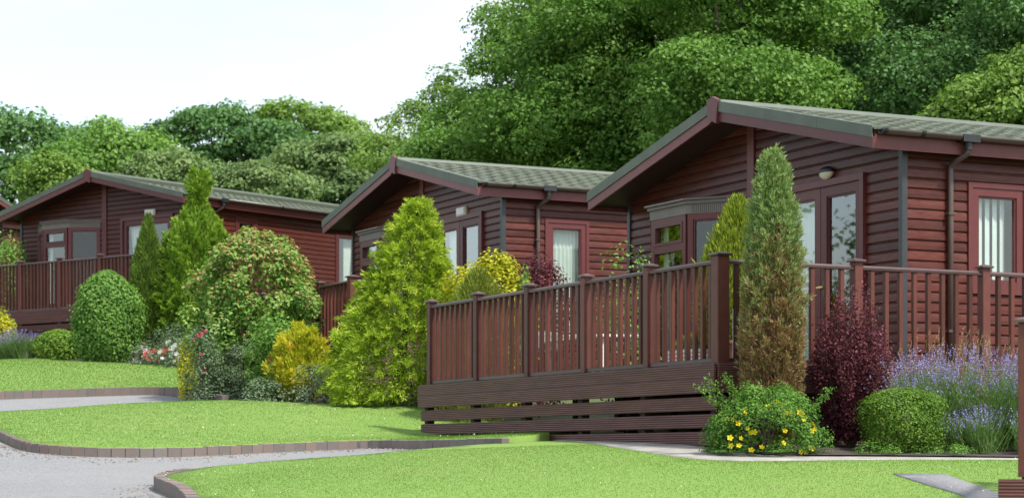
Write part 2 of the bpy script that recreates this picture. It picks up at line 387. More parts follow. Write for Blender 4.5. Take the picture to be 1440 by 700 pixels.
# planting beds
sheet('flower_bed',[(2.25,19.05),(2.75,18.85),(4.4,18.8),(7.5,18.5),(8,20.5),(4.9,21.2),(2.1,19.95)],.03,M['soil'],.3)
sheet('flower_bed',[(-.6,28.4),(-1.3,28.75),(-2.3,29.2),(-2.95,29.5),(-3.9,30.6),(-4.5,31.3),(-4.6,32.6),(-5.0,33.4),(-5.2,36),(-6.1,39.2),(-8,40.4),(-10,42),(-14,42.5),(-14,46),(-6,45),(-3,33),(0.5,31.5)],.05,M['soil'],.6)

# kerbs of bricks on end
def kerb(name,line,base,height,label,w=.145):
    L=densify(smooth_line(line,2),.05,False); m=MB(); P=np.array(L)
    d=np.r_[0,np.cumsum(np.hypot(*(P[1:]-P[:-1]).T))]; n=int(d[-1]/w)
    strip=[]
    bricks=MB(); bricks.cbox(-w*.5+.001,w*.5-.001,-.05,.05,-.08,height,.004); bm=bricks.mesh('kerb_brick'); bm.materials.append(M['brick'])
    pts=[]
    for i in range(n+1):
        s=min((i+.5)*w,d[-1]); x,y=np.interp(s,d,P[:,0]),np.interp(s,d,P[:,1])
        x2,y2=np.interp(min(s+.04,d[-1]),d,P[:,0]),np.interp(min(s+.04,d[-1]),d,P[:,1]); x1,y1=np.interp(s-.04,d,P[:,0]),np.interp(s-.04,d,P[:,1])
        pts.append((x,y,math.atan2(y2-y1,x2-x1)))
    for (x,y,a),(x2,y2,a2) in zip(pts[:-1],pts[1:]):
        z=h1(x,y); z2=h1(x2,y2); n1=np.array((-math.sin(a),math.cos(a)))*.043; n2=np.array((-math.sin(a2),math.cos(a2)))*.043
        m.add([(x-n1[0],y-n1[1],z-.06),(x2-n2[0],y2-n2[1],z2-.06),(x2+n2[0],y2+n2[1],z2-.06),(x+n1[0],y+n1[1],z-.06),
               (x-n1[0],y-n1[1],z+height-.012),(x2-n2[0],y2-n2[1],z2+height-.012),(x2+n2[0],y2+n2[1],z2+height-.012),(x+n1[0],y+n1[1],z+height-.012)],
              [(0,3,2,1),(4,5,6,7),(0,1,5,4),(1,2,6,5),(2,3,7,6),(3,0,4,7)])
    k=m.build(name,M['mortar']); tag(k,label,None,None,'structure')
    for x,y,a in pts:
        o=bpy.data.objects.new('kerb_brick',bm); COL.objects.link(o); o.parent=k
        o.location=(x,y,h1(x,y)+random.uniform(-.003,.003)); o.rotation_euler=(random.uniform(-.015,.015),random.uniform(-.008,.008),a+random.uniform(-.012,.012))
kerb('kerb',[(p[0]+.02,p[1]-.06) for p in mid_front],0,.098,'brick kerb along the road edge of the middle lawn')
kerb('kerb',near_left[::-1][2:]+[near_edge[0],near_edge[1],near_edge[2],near_edge[3]],0,.115,'brick kerb rounding the tip of the nearest lawn')
kerb('kerb',[(p[0],p[1]-.06) for p in up_front],0,.13,'brick kerb in front of the upper lawn')

# grass blades, daisies, loose gravel
G_grass=leaf_mat('grass blades',[(.125,.225,.042),(.155,.26,.052),(.18,.285,.062),(.23,.31,.085)],.62,.7,.05)
def grass(poly,dens,hh,ww,off,bounds):
    x0,x1,y0,y1=bounds; n=int((x1-x0)*(y1-y0)*dens)
    P=np.c_[RNG.uniform(x0,x1,n),RNG.uniform(y0,y1,n)]; P=P[inside(P,poly)&~inside(P,slab_poly)]
    t=np.abs((P[:,0]-0)/np.maximum(P[:,1],1)); P=P[t<.31]; n=len(P)
    z=hgt(P[:,0],P[:,1])+(off(P[:,0]) if callable(off) else off)-.004
    D=np.c_[RNG.normal(0,.38,(n,2)),np.ones(n)]
    patch=.5+.25*np.sin(P[:,0]*1.7+1.3*np.sin(P[:,1]*.9))+.2*np.sin(P[:,1]*2.3+P[:,0]*.6)
    tint=np.clip(RNG.normal(.42,.08,n)+.22*(patch-.5),0,1)
    return blade_verts(np.c_[P,z],D,RNG.uniform(.5,1.1,n)*hh,ww*RNG.uniform(.7,1.3,n)),tint
def grass_obj(args):
    V,T=zip(*[grass(*a) for a in args]); tag(link('grass',np_mesh('grass',np.concatenate(V),3,np.concatenate(T)),G_grass),'short mown green grass of the lawn','grass',kind='stuff')
dn=densify(near_poly,.3); mp_=smooth_line(mid_front,1)+mid_back
grass_obj([(dn,5000,.013,.006,lawn_off,(-3.4,5.6,12.2,21.2))])
grass_obj([(mp_,2300,.016,.009,.1,(-8.6,.9,21.5,31.5))])
grass_obj([(up_front+up_back,1300,.022,.014,.1,(-11.5,-4.3,32,43.5))])
def speckle(name,mat,polys,label,cat):
    V=[]
    for poly,n,off,(x0,x1,y0,y1),sz in polys:
        P=np.c_[RNG.uniform(x0,x1,n),RNG.uniform(y0,y1,n)]; f=np.sin(P[:,0]*2.1+np.cos(P[:,1]*1.3)*2)+np.sin(P[:,1]*1.9-P[:,0])
        P=P[inside(P,poly)&(f>RNG.uniform(-1.5,1.5,n))]; z=hgt(P[:,0],P[:,1])+(off(P[:,0]) if callable(off) else off)+.018
        m=len(P); V.append(leaf_verts(np.c_[P,z],runit(m)*.5+np.array((0,-.3,.8)),sz*RNG.uniform(.7,1.3,m),.9))
    V=np.concatenate(V); tag(link(name,np_mesh(name,V,4,RNG.uniform(0,1,len(V)//4)),mat),label,cat,kind='stuff')
M_daisy=leaf_mat('daisy white',[(.6,.62,.5),(.78,.78,.7)],.2)
speckle('daisies',M_daisy,[(dn,520,lawn_off,(-3.3,5.5,12.5,21),.010),(mp_,400,.1,(-8,.5,22,31),.016)],'tiny white daisies and clover sprinkled over the lawns','daisies')

mg=MB()
for line,n,sp in ((mid_front,900,.45),(near_left[:2]+near_edge[:3],260,.25)):
    L=densify(line,.1,False)
    for i in range(n):
        x,y=L[random.randrange(len(L))]; x+=random.uniform(-.1,.1); y-=.12+abs(random.gauss(0,sp))*.8; 
        if line is not mid_front: y=y+.2; x-=.1+abs(random.gauss(0,.12))
        s=random.uniform(.008,.024); z=h1(x,y) if i%1==0 else 0
        a=random.uniform(0,6.28); c,q=math.cos(a)*s,math.sin(a)*s
        mg.add([(x+c,y+q,z),(x-q,y+c,z),(x-c,y-q,z),(x+q,y-c,z),(x+random.uniform(-.3,.3)*s,y,z+s*random.uniform(.5,.9))],[(0,1,4),(1,2,4),(2,3,4),(3,0,4)])
tag(mg.build('gravel',M['gravel']),'loose pale gravel washed up against the brick kerbs','gravel',kind='stuff')

# ------------------------------------------------------------------ lodges
W,LEN,OF,OS,HE,FT,PIT=6.1,12.2,.553,.204,2.40,.242,R(13.08)
TP_=math.tan(PIT); HB=HE+(W/2+OS)*TP_; PW=.1135
class Plane:
    """a vertical wall plane in lodge coordinates (v,u,w): a along, o outwards, w up"""
    def __init__(s,O,D,N): s.O=Vector(O); s.D=Vector(D); s.N=Vector(N)
    def p(s,a,o,w): q=s.O+s.D*a+s.N*o; return (q.x,q.y,w)
    def box(s,m,a0,a1,o0,o1,w0,w1):
        v=[s.p(a,o,w) for w in (w0,w1) for a,o in ((a0,o0),(a1,o0),(a1,o1),(a0,o1))]
        fs=[(0,3,2,1),(4,5,6,7),(0,1,5,4),(1,2,6,5),(2,3,7,6),(3,0,4,7)]
        m.add(v,fs if s.D.x*s.N.y-s.D.y*s.N.x>0 else [f[::-1] for f in fs])
GAB=Plane((0,0),(0,1),(-1,0)); SIDE=Plane((0,0),(1,0),(0,-1)); FARS=Plane((0,W),(1,0),(0,1)); REAR=Plane((LEN,0),(0,1),(1,0))
PROF=[(0,0),(.020,.000),(.0225,.006),(.0215,.050),(.0175,.086),(.004,.100),(.002,PW),(0,PW)]
def board_into(m,pl,a0,a1,w,jit=0):
    n=len(PROF); v=[pl.p(a,o+jit,w+z) for a in (a0,a1) for o,z in PROF]
    fs=[tuple(range(n)),tuple(range(2*n-1,n-1,-1))]+[(i,n+i,n+(i+1)%n,(i+1)%n) for i in range(n)]
    m.add(v,fs if pl.D.x*pl.N.y-pl.D.y*pl.N.x>0 else [f[::-1] for f in fs])
def roof_z(u,extra=0): return HE+.05+(min(u,W-u)+OS)*TP_+extra
def clad(root,pl,a_max,openings,gable,single,w0=-.35):
    """boards, cut round the openings; single: each an object of its own"""
    allm=MB(); w=w0
    while True:
        if gable:
            top=w+PW+.01
            if top>roof_z(W/2,.12): break
            e=max(0,(top-HE-.17)/TP_-OS); lo,hi=e,W-e
            if lo>0 and hi-lo<.15: break
        else:
            lo,hi=0,a_max
            if w+PW>HE+.11: break
        segs=[(lo+.0,hi)]
        for a0,a1,b0,b1 in openings:
            if b0<w+PW*.5<b1:
                ns=[]
                for s0,s1 in segs:
                    if a1<=s0 or a0>=s1: ns.append((s0,s1)); continue
                    if a0>s0: ns.append((s0,a0))
                    if a1<s1: ns.append((a1,s1))
                segs=ns
        for s0,s1 in segs:
            if s1-s0<.02: continue
            if single:
                m=MB(); c=pl.p((s0+s1)/2,0,w); board_into(m,pl,s0,s1,w,random.uniform(-.0015,.0015)); m.v=[(x-c[0],y-c[1],z-c[2]) for x,y,z in m.v]
                m.build('cladding_board',M['clad'],root,c)
            else: board_into(allm,pl,s0,s1,w)
        w+=PW
    if allm.v: tag(allm.build('cladding',M['clad'],root),kind='stuff')
def curtain_mesh(pl,a0,a1,w0,w1,o=-.13,waves=7,amp=.018,gather=0):
    m=MB(); n=36; v=[];f=[]
    for r in range(5):
        t=r/4; w=w0+(w1-w0)*t
        sq=1-gather*(1-abs(2*t-1)) if gather else 1
        for i in range(n+1):
            k=i/n; a=a0+(a1-a0)*k*sq; v.append(pl.p(a,o+amp*math.sin(k*waves*6.283+.5*math.sin(9*k))*(1+.3*math.sin(5*t)),w))
    for r in range(4):
        for i in range(n): b=r*(n+1)+i; f.append((b,b+1,b+n+2,b+n+1))
    m.add(v,f); return m
def window(root,pl,a0,a1,w0,w1,name='window',fr=.075,transom=None,mull=None,arch=.055,curtain=None,blind=False,label=None,handle=None):
    """frame > panes, curtain or blind, handle"""
    m=MB(); o0,o1=-.045,.028
    pl.box(m,a0,a0+fr,o0,o1,w0,w1); pl.box(m,a1-fr,a1,o0,o1,w0,w1)
    pl.box(m,a0+fr,a1-fr,o0,o1-.001,w0,w0+fr); pl.box(m,a0+fr,a1-fr,o0,o1-.001,w1-fr,w1)
    if arch:
        pl.box(m,a0-arch,a0,-.01,.042,w0-arch,w1+arch); pl.box(m,a1,a1+arch,-.01,.042,w0-arch,w1+arch)
        pl.box(m,a0,a1,-.01,.040,w1,w1+arch); pl.box(m,a0,a1,-.01,.046,w0-arch,w0)
    # bead inside the frame
    for b0,b1,c0,c1 in ((a0+fr,a0+fr+.02,w0+fr,w1-fr),(a1-fr-.02,a1-fr,w0+fr,w1-fr)): pl.box(m,b0,b1,-.03,.012,c0,c1)
    pl.box(m,a0+fr+.02,a1-fr-.02,-.03,.012,w1-fr-.02,w1-fr); pl.box(m,a0+fr+.02,a1-fr-.02,-.03,.012,w0+fr,w0+fr+.02)
    ps=[(a0+fr,a1-fr,w0+fr,w1-fr)]
    if transom:
        pl.box(m,a0+fr,a1-fr,o0,o1-.002,transom-.05,transom+.05); b=ps[0]; ps=[(b[0],b[1],b[2],transom-.05),(b[0],b[1],transom+.05,b[3])]
        # opening sash of the top light
        t0=transom+.05
        for q in ((a0+fr,a0+fr+.035,t0,w1-fr),(a1-fr-.035,a1-fr,t0,w1-fr),(a0+fr+.035,a1-fr-.035,t0,t0+.035),(a0+fr+.035,a1-fr-.035,w1-fr-.035,w1-fr)): pl.box(m,q[0],q[1],-.02,.036,q[2],q[3])
    if mull: pl.box(m,mull-.04,mull+.04,o0,o1-.003,w0+fr,w1-fr)
    o=m.build(name,M['frame'],root)
    if label: o['label']=label
    for b0,b1,c0,c1 in ps:
        g=MB(); g.add([pl.p(a,-.01,w) for a,w in ((b0-.005,c0-.005),(b1+.005,c0-.005),(b1+.005,c1+.005),(b0-.005,c1+.005))],[(0,1,2,3)]); g.build('pane',M['glass'],o)
    if curtain:
        for c0,c1,wv,ga in curtain: curtain_mesh(pl,c0,c1,w0+.03,w1-.03,waves=wv,gather=ga).build('curtain',M['curtain'],o,smooth=True)
    if blind:
        k=a0+fr+.03
        while k<a1-fr:
            b=MB(); an=-.32; dx=.045*math.cos(an); dy=.045*math.sin(an)
            p=[pl.p(k-dx,-.12-dy,w0+.12),pl.p(k+dx,-.12+dy,w0+.12),pl.p(k+dx,-.12+dy,w1-.06),pl.p(k-dx,-.12-dy,w1-.06)]
            q=[pl.p(k-dx,-.123-dy,w0+.12),pl.p(k+dx,-.123+dy,w0+.12),pl.p(k+dx,-.123+dy,w1-.06),pl.p(k-dx,-.123-dy,w1-.06)]
            b.add(p+q,[(0,1,2,3),(7,6,5,4),(0,4,5,1),(1,5,6,2),(2,6,7,3),(3,7,4,0)]); b.build('blind_slat',M['blind'],o); k+=.105
    if handle:
        hb=MB(); a,w=handle; pl.box(hb,a-.018,a+.018,.028,.034,w-.10,w+.10); pl.box(hb,a-.01,a+.01,.034,.065,w+.01,w+.03); pl.box(hb,a-.01,a+.12,.052,.067,w+.01,w+.03); hb.build('handle',M['brass'],o)
    return o

tm=MB(); tn=6; tw,tl=.245,.32
_t=[]
for i in range(tn+1):
    x=-tw/2+tw*i/tn; zz=.007*math.sin(i/tn*2*math.pi)
    _t+= [(x,0,zz+.026),(x,tl,zz+.004),(x,0,zz+.006)]
tm.add(_t,[(3*i,3*i+3,3*i+4,3*i+1) for i in range(tn)]+[(3*i+2,3*i+5,3*i+3,3*i) for i in range(tn)])
TILE=tm.mesh('roof_tile'); TILE.materials.append(M['tile'])

def lodge(loc,th,label,side_win,single=True,tiles_v=5.0,wall_v=None,lamp='white',gable_parts=True,group='timber lodges on the slope'):
    root=empty('timber_lodge',(loc[0],loc[1],loc[2]+CZ),R(th),label,'lodge',group)
    # --- roof
    m=MB(); v0,v1=-OF+.02,LEN+.3; zt=.145
    for s in (0,1):
        def q(u,z,v): return (v,(W-u) if s else u,z)
        ue=-OS+.012; ur=W/2; ze,zr=HE+.05+.012*TP_,HB+.05
        pts=[q(ue,ze,v0),q(ur,zr,v0),q(ur,zr+zt,v0),q(ue,ze+zt,v0),q(ue,ze,v1),q(ur,zr,v1),q(ur,zr+zt,v1),q(ue,ze+zt,v1)]
        fs=[(0,1,2,3),(7,6,5,4),(0,4,5,1),(1,5,6,2),(2,6,7,3),(3,7,4,0)]
        m.add(pts,fs if not s else [tuple(reversed(f)) for f in fs])
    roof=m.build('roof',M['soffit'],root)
    # tiles: right slope singly where they show, the rest joined
    slope=math.hypot(W/2+OS,(W/2+OS)*TP_); pitch_l=.275; nr=int(slope/pitch_l)+1; bulk=MB(); count=0
    for s in (0,1):
        for r in range(nr):
            y0=r*pitch_l-.03; u=-OS+y0*math.cos(PIT); z=HE+.05+zt+(u+OS)*TP_
            ln=min(tl,slope-y0+.02)
            v=-OF+.05+tw/2*(1 if r%2 else .55)
            while v<LEN+.3:
                if s==0 and v<tiles_v and count<300 and ln>.2:
                    o=bpy.data.objects.new('roof_tile',TILE); COL.objects.link(o); o.parent=roof; count+=1
                    o.location=(v,u,z+random.uniform(0,.003)); o.rotation_euler=(PIT+random.uniform(-.006,.006),0,random.uniform(-.01,.01)); o.scale=(1,ln/tl,1)
                else:
                    p=[(x,y*ln/tl,zz) for x,y,zz in _t[::3*tn]+_t[1::3*tn]]
                    c,sn=math.cos(PIT),math.sin(PIT); k=1
                    def tr(x,y,zz): yy=u+y*c-zz*sn; return (v+x,(W-yy) if s else yy,z+y*sn+zz*c)
                    bulk.add([tr(*_t[0]),tr(*_t[-3]),tr(_t[-2][0],ln,_t[-2][2]),tr(_t[1][0],ln,_t[1][2]),tr(*_t[2]),tr(*_t[-1])],[(0,1,2,3),(4,5,1,0)])
                v+=tw*.985
    tag(bulk.build('roof_tiling',M['tile'],roof),kind='stuff')
    rc=MB(); rc.tube([(-OF-.0,W/2,HB+.05+zt+.015),(LEN+.3,W/2,HB+.05+zt+.015)],.055,8); rc.build('ridge_cap',M['rooftrim'],roof)
    # --- verge: red bargeboard below, green trim above, in lengths
    for s in (0,1):
        def uu(u): return (W-u) if s else u
        b=MB(); e0,e1=-OS,W/2-.10
        def z_(u): return HE+(u+OS)*TP_
        def plank(mm,u0,u1,za,zb,va,vb):
            P=[(va,uu(u0),z_(u0)+za),(va,uu(u1),z_(u1)+za),(va,uu(u1),z_(u1)+zb),(va,uu(u0),z_(u0)+zb)]; P+=[(vb,y,z) for _,y,z in P]
            fs=[(3,2,1,0),(4,5,6,7),(0,1,5,4),(1,2,6,5),(2,3,7,6),(3,0,4,7)]
            mm.add(P,fs if not s else [tuple(reversed(f)) for f in fs])
        plank(b,e0,e1,0,.128,-OF,-OF+.028); b.build('bargeboard',M['trim'],root)
        for k in range(3):
            g=MB(); a=e0-.004+(e1-e0)*k/3; c=e0+(e1-e0)*(k+1)/3-.006
            plank(g,a,c,.118,.245,-OF-.014-.001*k,-OF-.001); plank(g,a,c,.225,.246,-OF-.001,-OF+.10)
            g.build('verge_trim',M['rooftrim'],root)
    ap=MB(); hw=.125; zb=HB-.03; zt2=HB+.29
    poly=[(W/2-hw*.75,zb-.02),(W/2,zb+.02),(W/2+hw*.75,zb-.02),(W/2+hw,zt2-.055),(W/2,zt2),(W/2-hw,zt2-.055)]
    ap.prism(poly,(.05,0,0),(-OF-.035,0,0),(0,1,0),(0,0,1)); ap.build('apex_plate',M['trim'],root)
    # eaves fascia, gutters and downpipe on both sides
    for s in (0,1):
        k=-1 if s==0 else 1; ub=-OS if s==0 else W+OS
        e=MB(); y=sorted((ub,ub-k*.022)); e.box(-OF+.03,LEN+.28,y[0],y[1],HE,HE+.16); e.build('fascia_board',M['trim'],root)
        g=MB(); gu=ub+k*.062; gz=HE+.205; n=9
        pr=[(gu+.056*math.cos(t),gz+.056*math.sin(t)) for t in [math.pi+math.pi*i/(n-1) for i in range(n)]]
        pr+=[(gu+.05*math.cos(t),gz+.05*math.sin(t)) for t in [2*math.pi-math.pi*i/(n-1) for i in range(n)]]
        nn=len(pr); vs=[(v,a,b) for v in (-OF+.06,LEN+.2) for a,b in pr]; cols=[(i,(i+1)%nn,nn+(i+1)%nn,nn+i) for i in range(nn)]
        g.add(vs,cols+[tuple(range(nn-1,-1,-1)),tuple(range(nn,2*nn))])
        gt=g.build('gutter',M['gutter'],root,smooth=True)
        for bv in (-OF+.07,.02,2.6,4.4):
            br=MB(); prb=[(gu+.062*math.cos(t),gz+.062*math.sin(t)) for t in [math.pi+math.pi*i/8 for i in range(9)]]; br.prism(prb,(.05,0,0),(bv,0,0),(0,1,0),(0,0,1)); br.build('gutter_bracket',M['black'],gt)
        vp=.60; dp=MB(); wu=(0-.06) if s==0 else W+.06
        hop=MB(); hop.box(vp-.03,vp+.20,gu-.066,gu+.066,gz-.075,gz+.006); hop.tube([(vp+.085,gu,gz-.06),(vp+.085,gu,gz-.16)],.042,10); hop.build('gutter_outlet',M['black'],gt)
        dp.tube([(vp+.085,gu,gz-.14),(vp+.08,gu-k*.02,gz-.20),(vp+.02,(gu+wu)/2,gz-.26),(vp,wu,gz-.32),(vp,wu,gz-.36),(vp,wu,-.4)],.034,10); pp=dp.build('downpipe',M['pipe'],root,smooth=True)
        for bz in (.45,1.75):
            br=MB(); br.box(vp-.05,vp+.05,wu-.04,wu+.04,bz,bz+.03); br.build('pipe_clip',M['pipe'],pp)
    # --- walls
    bay=(3.20,5.48,-1,2.11); door=(.72,2.40,0,2.22)
    clad(root,GAB,W,[bay,door],True,single)
    clad(root,SIDE,wall_v or LEN,[(a,b,c,d) for a,b,c,d,_ in side_win],False,single)
    clad(root,FARS,LEN,[],False,False); clad(root,REAR,W,[],True,False)
    bs=MB(); bs.box(.03,LEN-.03,.03,W-.03,-1.6,-.30); bs.build('base',M['under'],root)
    fl=MB(); fl.box(.02,LEN-.02,.02,W-.02,-.30,-.02); fl.build('floor',M['inner'],root)
    ce=MB(); ce.box(.02,LEN-.02,.05,W-.05,HE+.0,HE+.03); ce.build('ceiling',M['inner'],root)
    pa=MB(); pa.box(4.0,4.06,.05,W-.05,-.02,HE); pa.build('partition',M['inner'],root)
    for (v,u) in ((0,0),(0,W),(LEN,0),(LEN,W)):
        c=MB(); a=.03; c.box(v-.04 if v==0 else v-a,v+a if v==0 else v+.04,u-.04 if u==0 else u-a,u+a if u==0 else u+.04,-.36,HE+.11 if v==0 else HE+.1); c.build('corner_post',M['slate'],root)
    cb=MB(); GAB.box(cb,2.965,3.115,.004,.045,-.35,roof_z(3.0,.02)); cb.build('cover_board',M['trim'],root)
    # doors: two glazed leaves
    window(root,GAB,.74,1.545,0.02,2.20,'door',fr=.115,arch=0,curtain=[(.78,.93,2,0)],handle=(1.47,1.02))
    window(root,GAB,1.555,2.38,0.02,2.20,'door',fr=.115,arch=0,curtain=[(1.6,2.3,7,.2)])
    da=MB(); GAB.box(da,.665,.74,-.02,.062,0,2.275); GAB.box(da,2.38,2.455,-.02,.062,0,2.275); GAB.box(da,.74,2.38,-.02,.060,2.20,2.275); da.build('door_frame',M['frame'],root)
    # bulkhead lamp above the doors
    lb=MB()
    if lamp=='round':
        lb.lathe([(.001,.075),(.06,.062),(.10,.03),(.115,0),(.10,-.004)],18); o=lb.build('lamp',M['black'],root,(-.055,1.39,2.355),True); o.scale=(.62,1.2,1)
        lg=MB(); lg.lathe([(.001,-.085),(.055,-.075),(.09,-.045),(.104,-.004),(.104,0)],18); lg.build('lamp_glass',M['cream'],o,smooth=True)
        lk=MB(); lk.box(.05,.09,-.07,.07,-.05,.04); lk.build('lamp_base',M['black'],o)
    else:
        lb.cbox(-.06,0,1.27,1.62,2.27,2.42,.012); o=lb.build('lamp',M['cream'],root); lg=MB(); lg.box(-.075,-.06,1.30,1.59,2.29,2.40); lg.build('lamp_glass',M['white'],o)
    # --- bay window
    A,B,C,D=(0,3.20),(-.42,3.90),(-.42,4.78),(0,5.48)
    bw=None
    def facet(P,Q):
        d=Vector(Q)-Vector(P); L=d.length; d/=L; return Plane(P,d,(-abs(d.y),d.x*(1 if d.y>0 else -1))),L
    bbm=MB()
    for P,Q,kind in ((A,B,'fixed'),(B,C,'light'),(C,D,'fixed')):
        pl,L=facet(P,Q)
        window(root,pl,.0+.012,L-.012,.22,2.11,'window',fr=.075,transom=1.72 if kind=='light' else None,arch=0,curtain=[(.06,.16,2,0),(L-.18,L-.06,2,0)] if kind=='light' else None)
        pl.box(bbm,.012,L-.012,-.04,.02,-.3,.218)
    bbm.build('bay_panel',M['frame'],root)
    hd=MB(); roofb=MB()
    def plan(off): return [(-0.0,3.20-off*.8),(-.42-off,3.90-off*.45),(-.42-off,4.78+off*.45),(0,5.48+off*.8)]
    for off,w0,w1,mm in ((.035,2.112,2.235,hd),(.065,2.235,2.275,hd),(.10,2.278,2.30,roofb)):
        p=plan(off); mm.add([(v,u,w0) for v,u in p]+[(v,u,w1) for v,u in p],[(0,1,2,3),(7,6,5,4),(0,4,5,1),(1,5,6,2),(2,6,7,3)])
    h=hd.build('bay_header',M['beige'],root)
    roofb.build('bay_roof',M['gutter'],root)
    for q in range(26):
        dm=MB(); pl,L=facet(*(plan(.036)[0:2])); a=.06+q*(L-.12)/26; pl.box(dm,a,a+.014,-.01,.006,2.13,2.225); dm.build('header_flute',M['beige'],h)
    # --- side windows
    for a,b,c,d,kw in side_win: window(root,SIDE,a,b,c,d,**kw)
    return root

L1=(4.297,23.455,.93); T1=26.09
lodge(L1,T1,'reddish timber lodge with vertical blinds in its side window, behind the long slatted deck',[(.92,1.64,.95,2.08,dict(blind=True,fr=.09))],True,5.0,lamp='round')
L2=(-.141,34.18,1.73); T2=27.15
lodge(L2,T2,'reddish timber lodge half hidden behind the golden conifer, pale curtain in tall side window',[(.80,1.50,.15,2.06,dict(curtain=[(.86,1.44,8,0)],fr=.085))],True,4.6)
L3=(-7.34,49.32,3.40); T3=52.3
lodge(L3,T3,'reddish timber lodge standing behind the slender cypress and the round globe bush',[(1.36,1.98,1.0,2.2,dict(curtain=[(1.75,1.92,3,0)])),(4.85,5.62,.3,2.15,dict(curtain=[(5.25,5.56,5,.25)])),(7.6,8.3,1.0,2.1,dict(curtain=[(7.65,8.2,6,0)]))],False,9.2)
# lodge beyond, its gable turned to the side; only one eaves corner shows
lodge((-15.9,66.5,5.05),163,'upper timber lodge showing only one gable corner past the lodge by the globe bush',[],False,0.0)
lodge((-20.5,76.0,6.0),52,'farthest timber lodge of which only a strip of tiled roof shows',[],False,9.2)

# ------------------------------------------------------------------ decks
def deck(name,loc,th,front,bay_f,right,bay_r,left,label,zg,trim=.27,rail_h=.965,nb=8,nbr=8,ext=(.10,.14),slats=3,group='timber decks with balustrades'):
    """corner at loc (top of decking); front runs along +y, the side along +x"""
    root=empty(name,(loc[0],loc[1],loc[2]+CZ),R(th),label,'deck',group)
    f=MB(); 
    k=0; x=0.0
    while x<max(right,left,1.0)-.01:
        f.box(x+.003,x+.137,-.03,front*bay_f+.03,-.028,0); x+=.14
    f.build('deck_floor',M['ridged'],root)
    Lf=front*bay_f
    cap=MB(); cap.cbox(-.072,.072,-.072,.072,0,.022,.006); cap.add([(-.06,-.06,.022),(.06,-.06,.022),(.06,.06,.022),(-.06,.06,.022),(0,0,.04)],[(0,1,4),(1,2,4),(2,3,4),(3,0,4)]); capm=cap.mesh('post_cap'); capm.materials.append(M['rail'])
    pm=MB(); pm.cbox(-.048,.048,-.048,.048,0,rail_h+.03,.006); pmm=pm.mesh('post'); pmm.materials.append(M['post'])
    cpm=MB(); cpm.cbox(-.065,.065,-.065,.065,-.02,rail_h+.03,.006); cpmm=cpm.mesh('post'); cpmm.materials.append(M['post'])
    bb=MB(); bb.cbox(-.023,.023,-.023,.023,.035,rail_h-.045,.004); bbm=bb.mesh('baluster'); bbm.materials.append(M['bal'])
    def post(x,y,big=False):
        o=link('post',cpmm if big else pmm,None,root,(x,y,0)); c=link('post_cap',capm,None,o,(0,0,rail_h+.03))
        if big: c.scale=(1.25,1.25,1)
    def rails(p,q,n,sk=.05):
        p=Vector(p);q=Vector(q);d=(q-p);L=d.length;d/=L; an=math.atan2(d.y,d.x)
        hm=MB(); hm.prism([(-.034,-.022),(.034,-.022),(.036,0),(.026,.016),(0,.021),(-.026,.016),(-.036,0)],(L-2*sk,0,0),(sk,0,0),(0,1,0),(0,0,1)); o=hm.build('handrail',M['rail'],root,(p.x,p.y,rail_h-.021)); o.rotation_euler=(0,0,an)
        bm=MB(); bm.prism([(-.026,0),(.026,0),(.026,.034),(.018,.04),(-.018,.04),(-.026,.034)],(L-2*sk,0,0),(sk,0,0),(0,1,0),(0,0,1)); o=bm.build('bottom_rail',M['rail'],root,(p.x,p.y,0.003)); o.rotation_euler=(0,0,an)
        for i in range(n):
            c=p+d*(sk+(L-2*sk)*(i+.75)/(n+.5)); b=link('baluster',bbm,None,root,(c.x,c.y,0)); b.rotation_euler=(0,0,an+random.uniform(-.03,.03))
    nf=front; nr_=int(round(right/bay_r))
    post(0,0,True)
    for i in range(nf):
        if i+1<=nf: post(0,(i+1)*bay_f)
        rails((0,i*bay_f),(0,(i+1)*bay_f),nb)
    for i in range(nr_):
        post((i+1)*bay_r,0); rails((i*bay_r,0),((i+1)*bay_r,0),nbr)
    nl=int(round(left/1.2))
    for i in range(nl):
        post((i+1)*1.2,Lf); rails((i*1.2,Lf),((i+1)*1.2,Lf),8)
    # skirt: two boards of trim, then spaced slats
    y0,y1=-ext[0],Lf+ext[1]; z=-.012
    def face(zb,zt,a0,a1,xo,depth=.028):
        m=MB(); m.cbox(xo-depth,xo,a0,a1,zb,zt,.004); c=((xo),(a0+a1)/2,(zb+zt)/2); m.v=[(p[0]-c[0],p[1]-c[1],p[2]-c[2]) for p in m.v]; m.build('skirt_board',M['ridged'],root,c)
    def sideface(zb,zt,a0,a1,yo):
        m=MB(); m.cbox(a0,a1,yo-.028,yo,zb,zt,.004); c=((a0+a1)/2,yo,(zb+zt)/2); m.v=[(p[0]-c[0],p[1]-c[1],p[2]-c[2]) for p in m.v]; m.build('skirt_board',M['ridged'],root,c)
    face(-.15,-.012,y0,y1,-.10); face(-.285,-.154,y0+.003,y1-.003,-.102)
    sideface(-.15,-.012,-.095,right,-ext[0]); sideface(-.285,-.154,-.095,right,-ext[0]+.002)
    zz=-.32
    for i in range(slats):
        face(zz-.128,zz,y0,(y1-.07) if i<2 else Lf*.82,-.085); sideface(zz-.128,zz,-.08,right,-ext[0]+.017); zz-=.164
    # legs and joists
    lg=MB(); lg.box(-.045,.045,-.045,.045,-1.1,-.03); lgm=lg.mesh('leg'); lgm.materials.append(M['under'])
    for i in range(nf+1):
        for x in (-.03,1.3,2.6):
            if x<max(right,left)-.2: link('leg',lgm,None,root,(x,min(max(i*bay_f,.0),Lf),0))
    for i in range(1,nr_+1): link('leg',lgm,None,root,(i*bay_r,0,0))
    js=MB()
    for x in (0.05,1.3,2.6):
        if x<max(right,left)-.2: js.box(x-.025,x+.025,0,Lf,-.20,-.03)
    js.build('joist',M['under'],root)
    return root
DK=(1.945,19.95,.885)
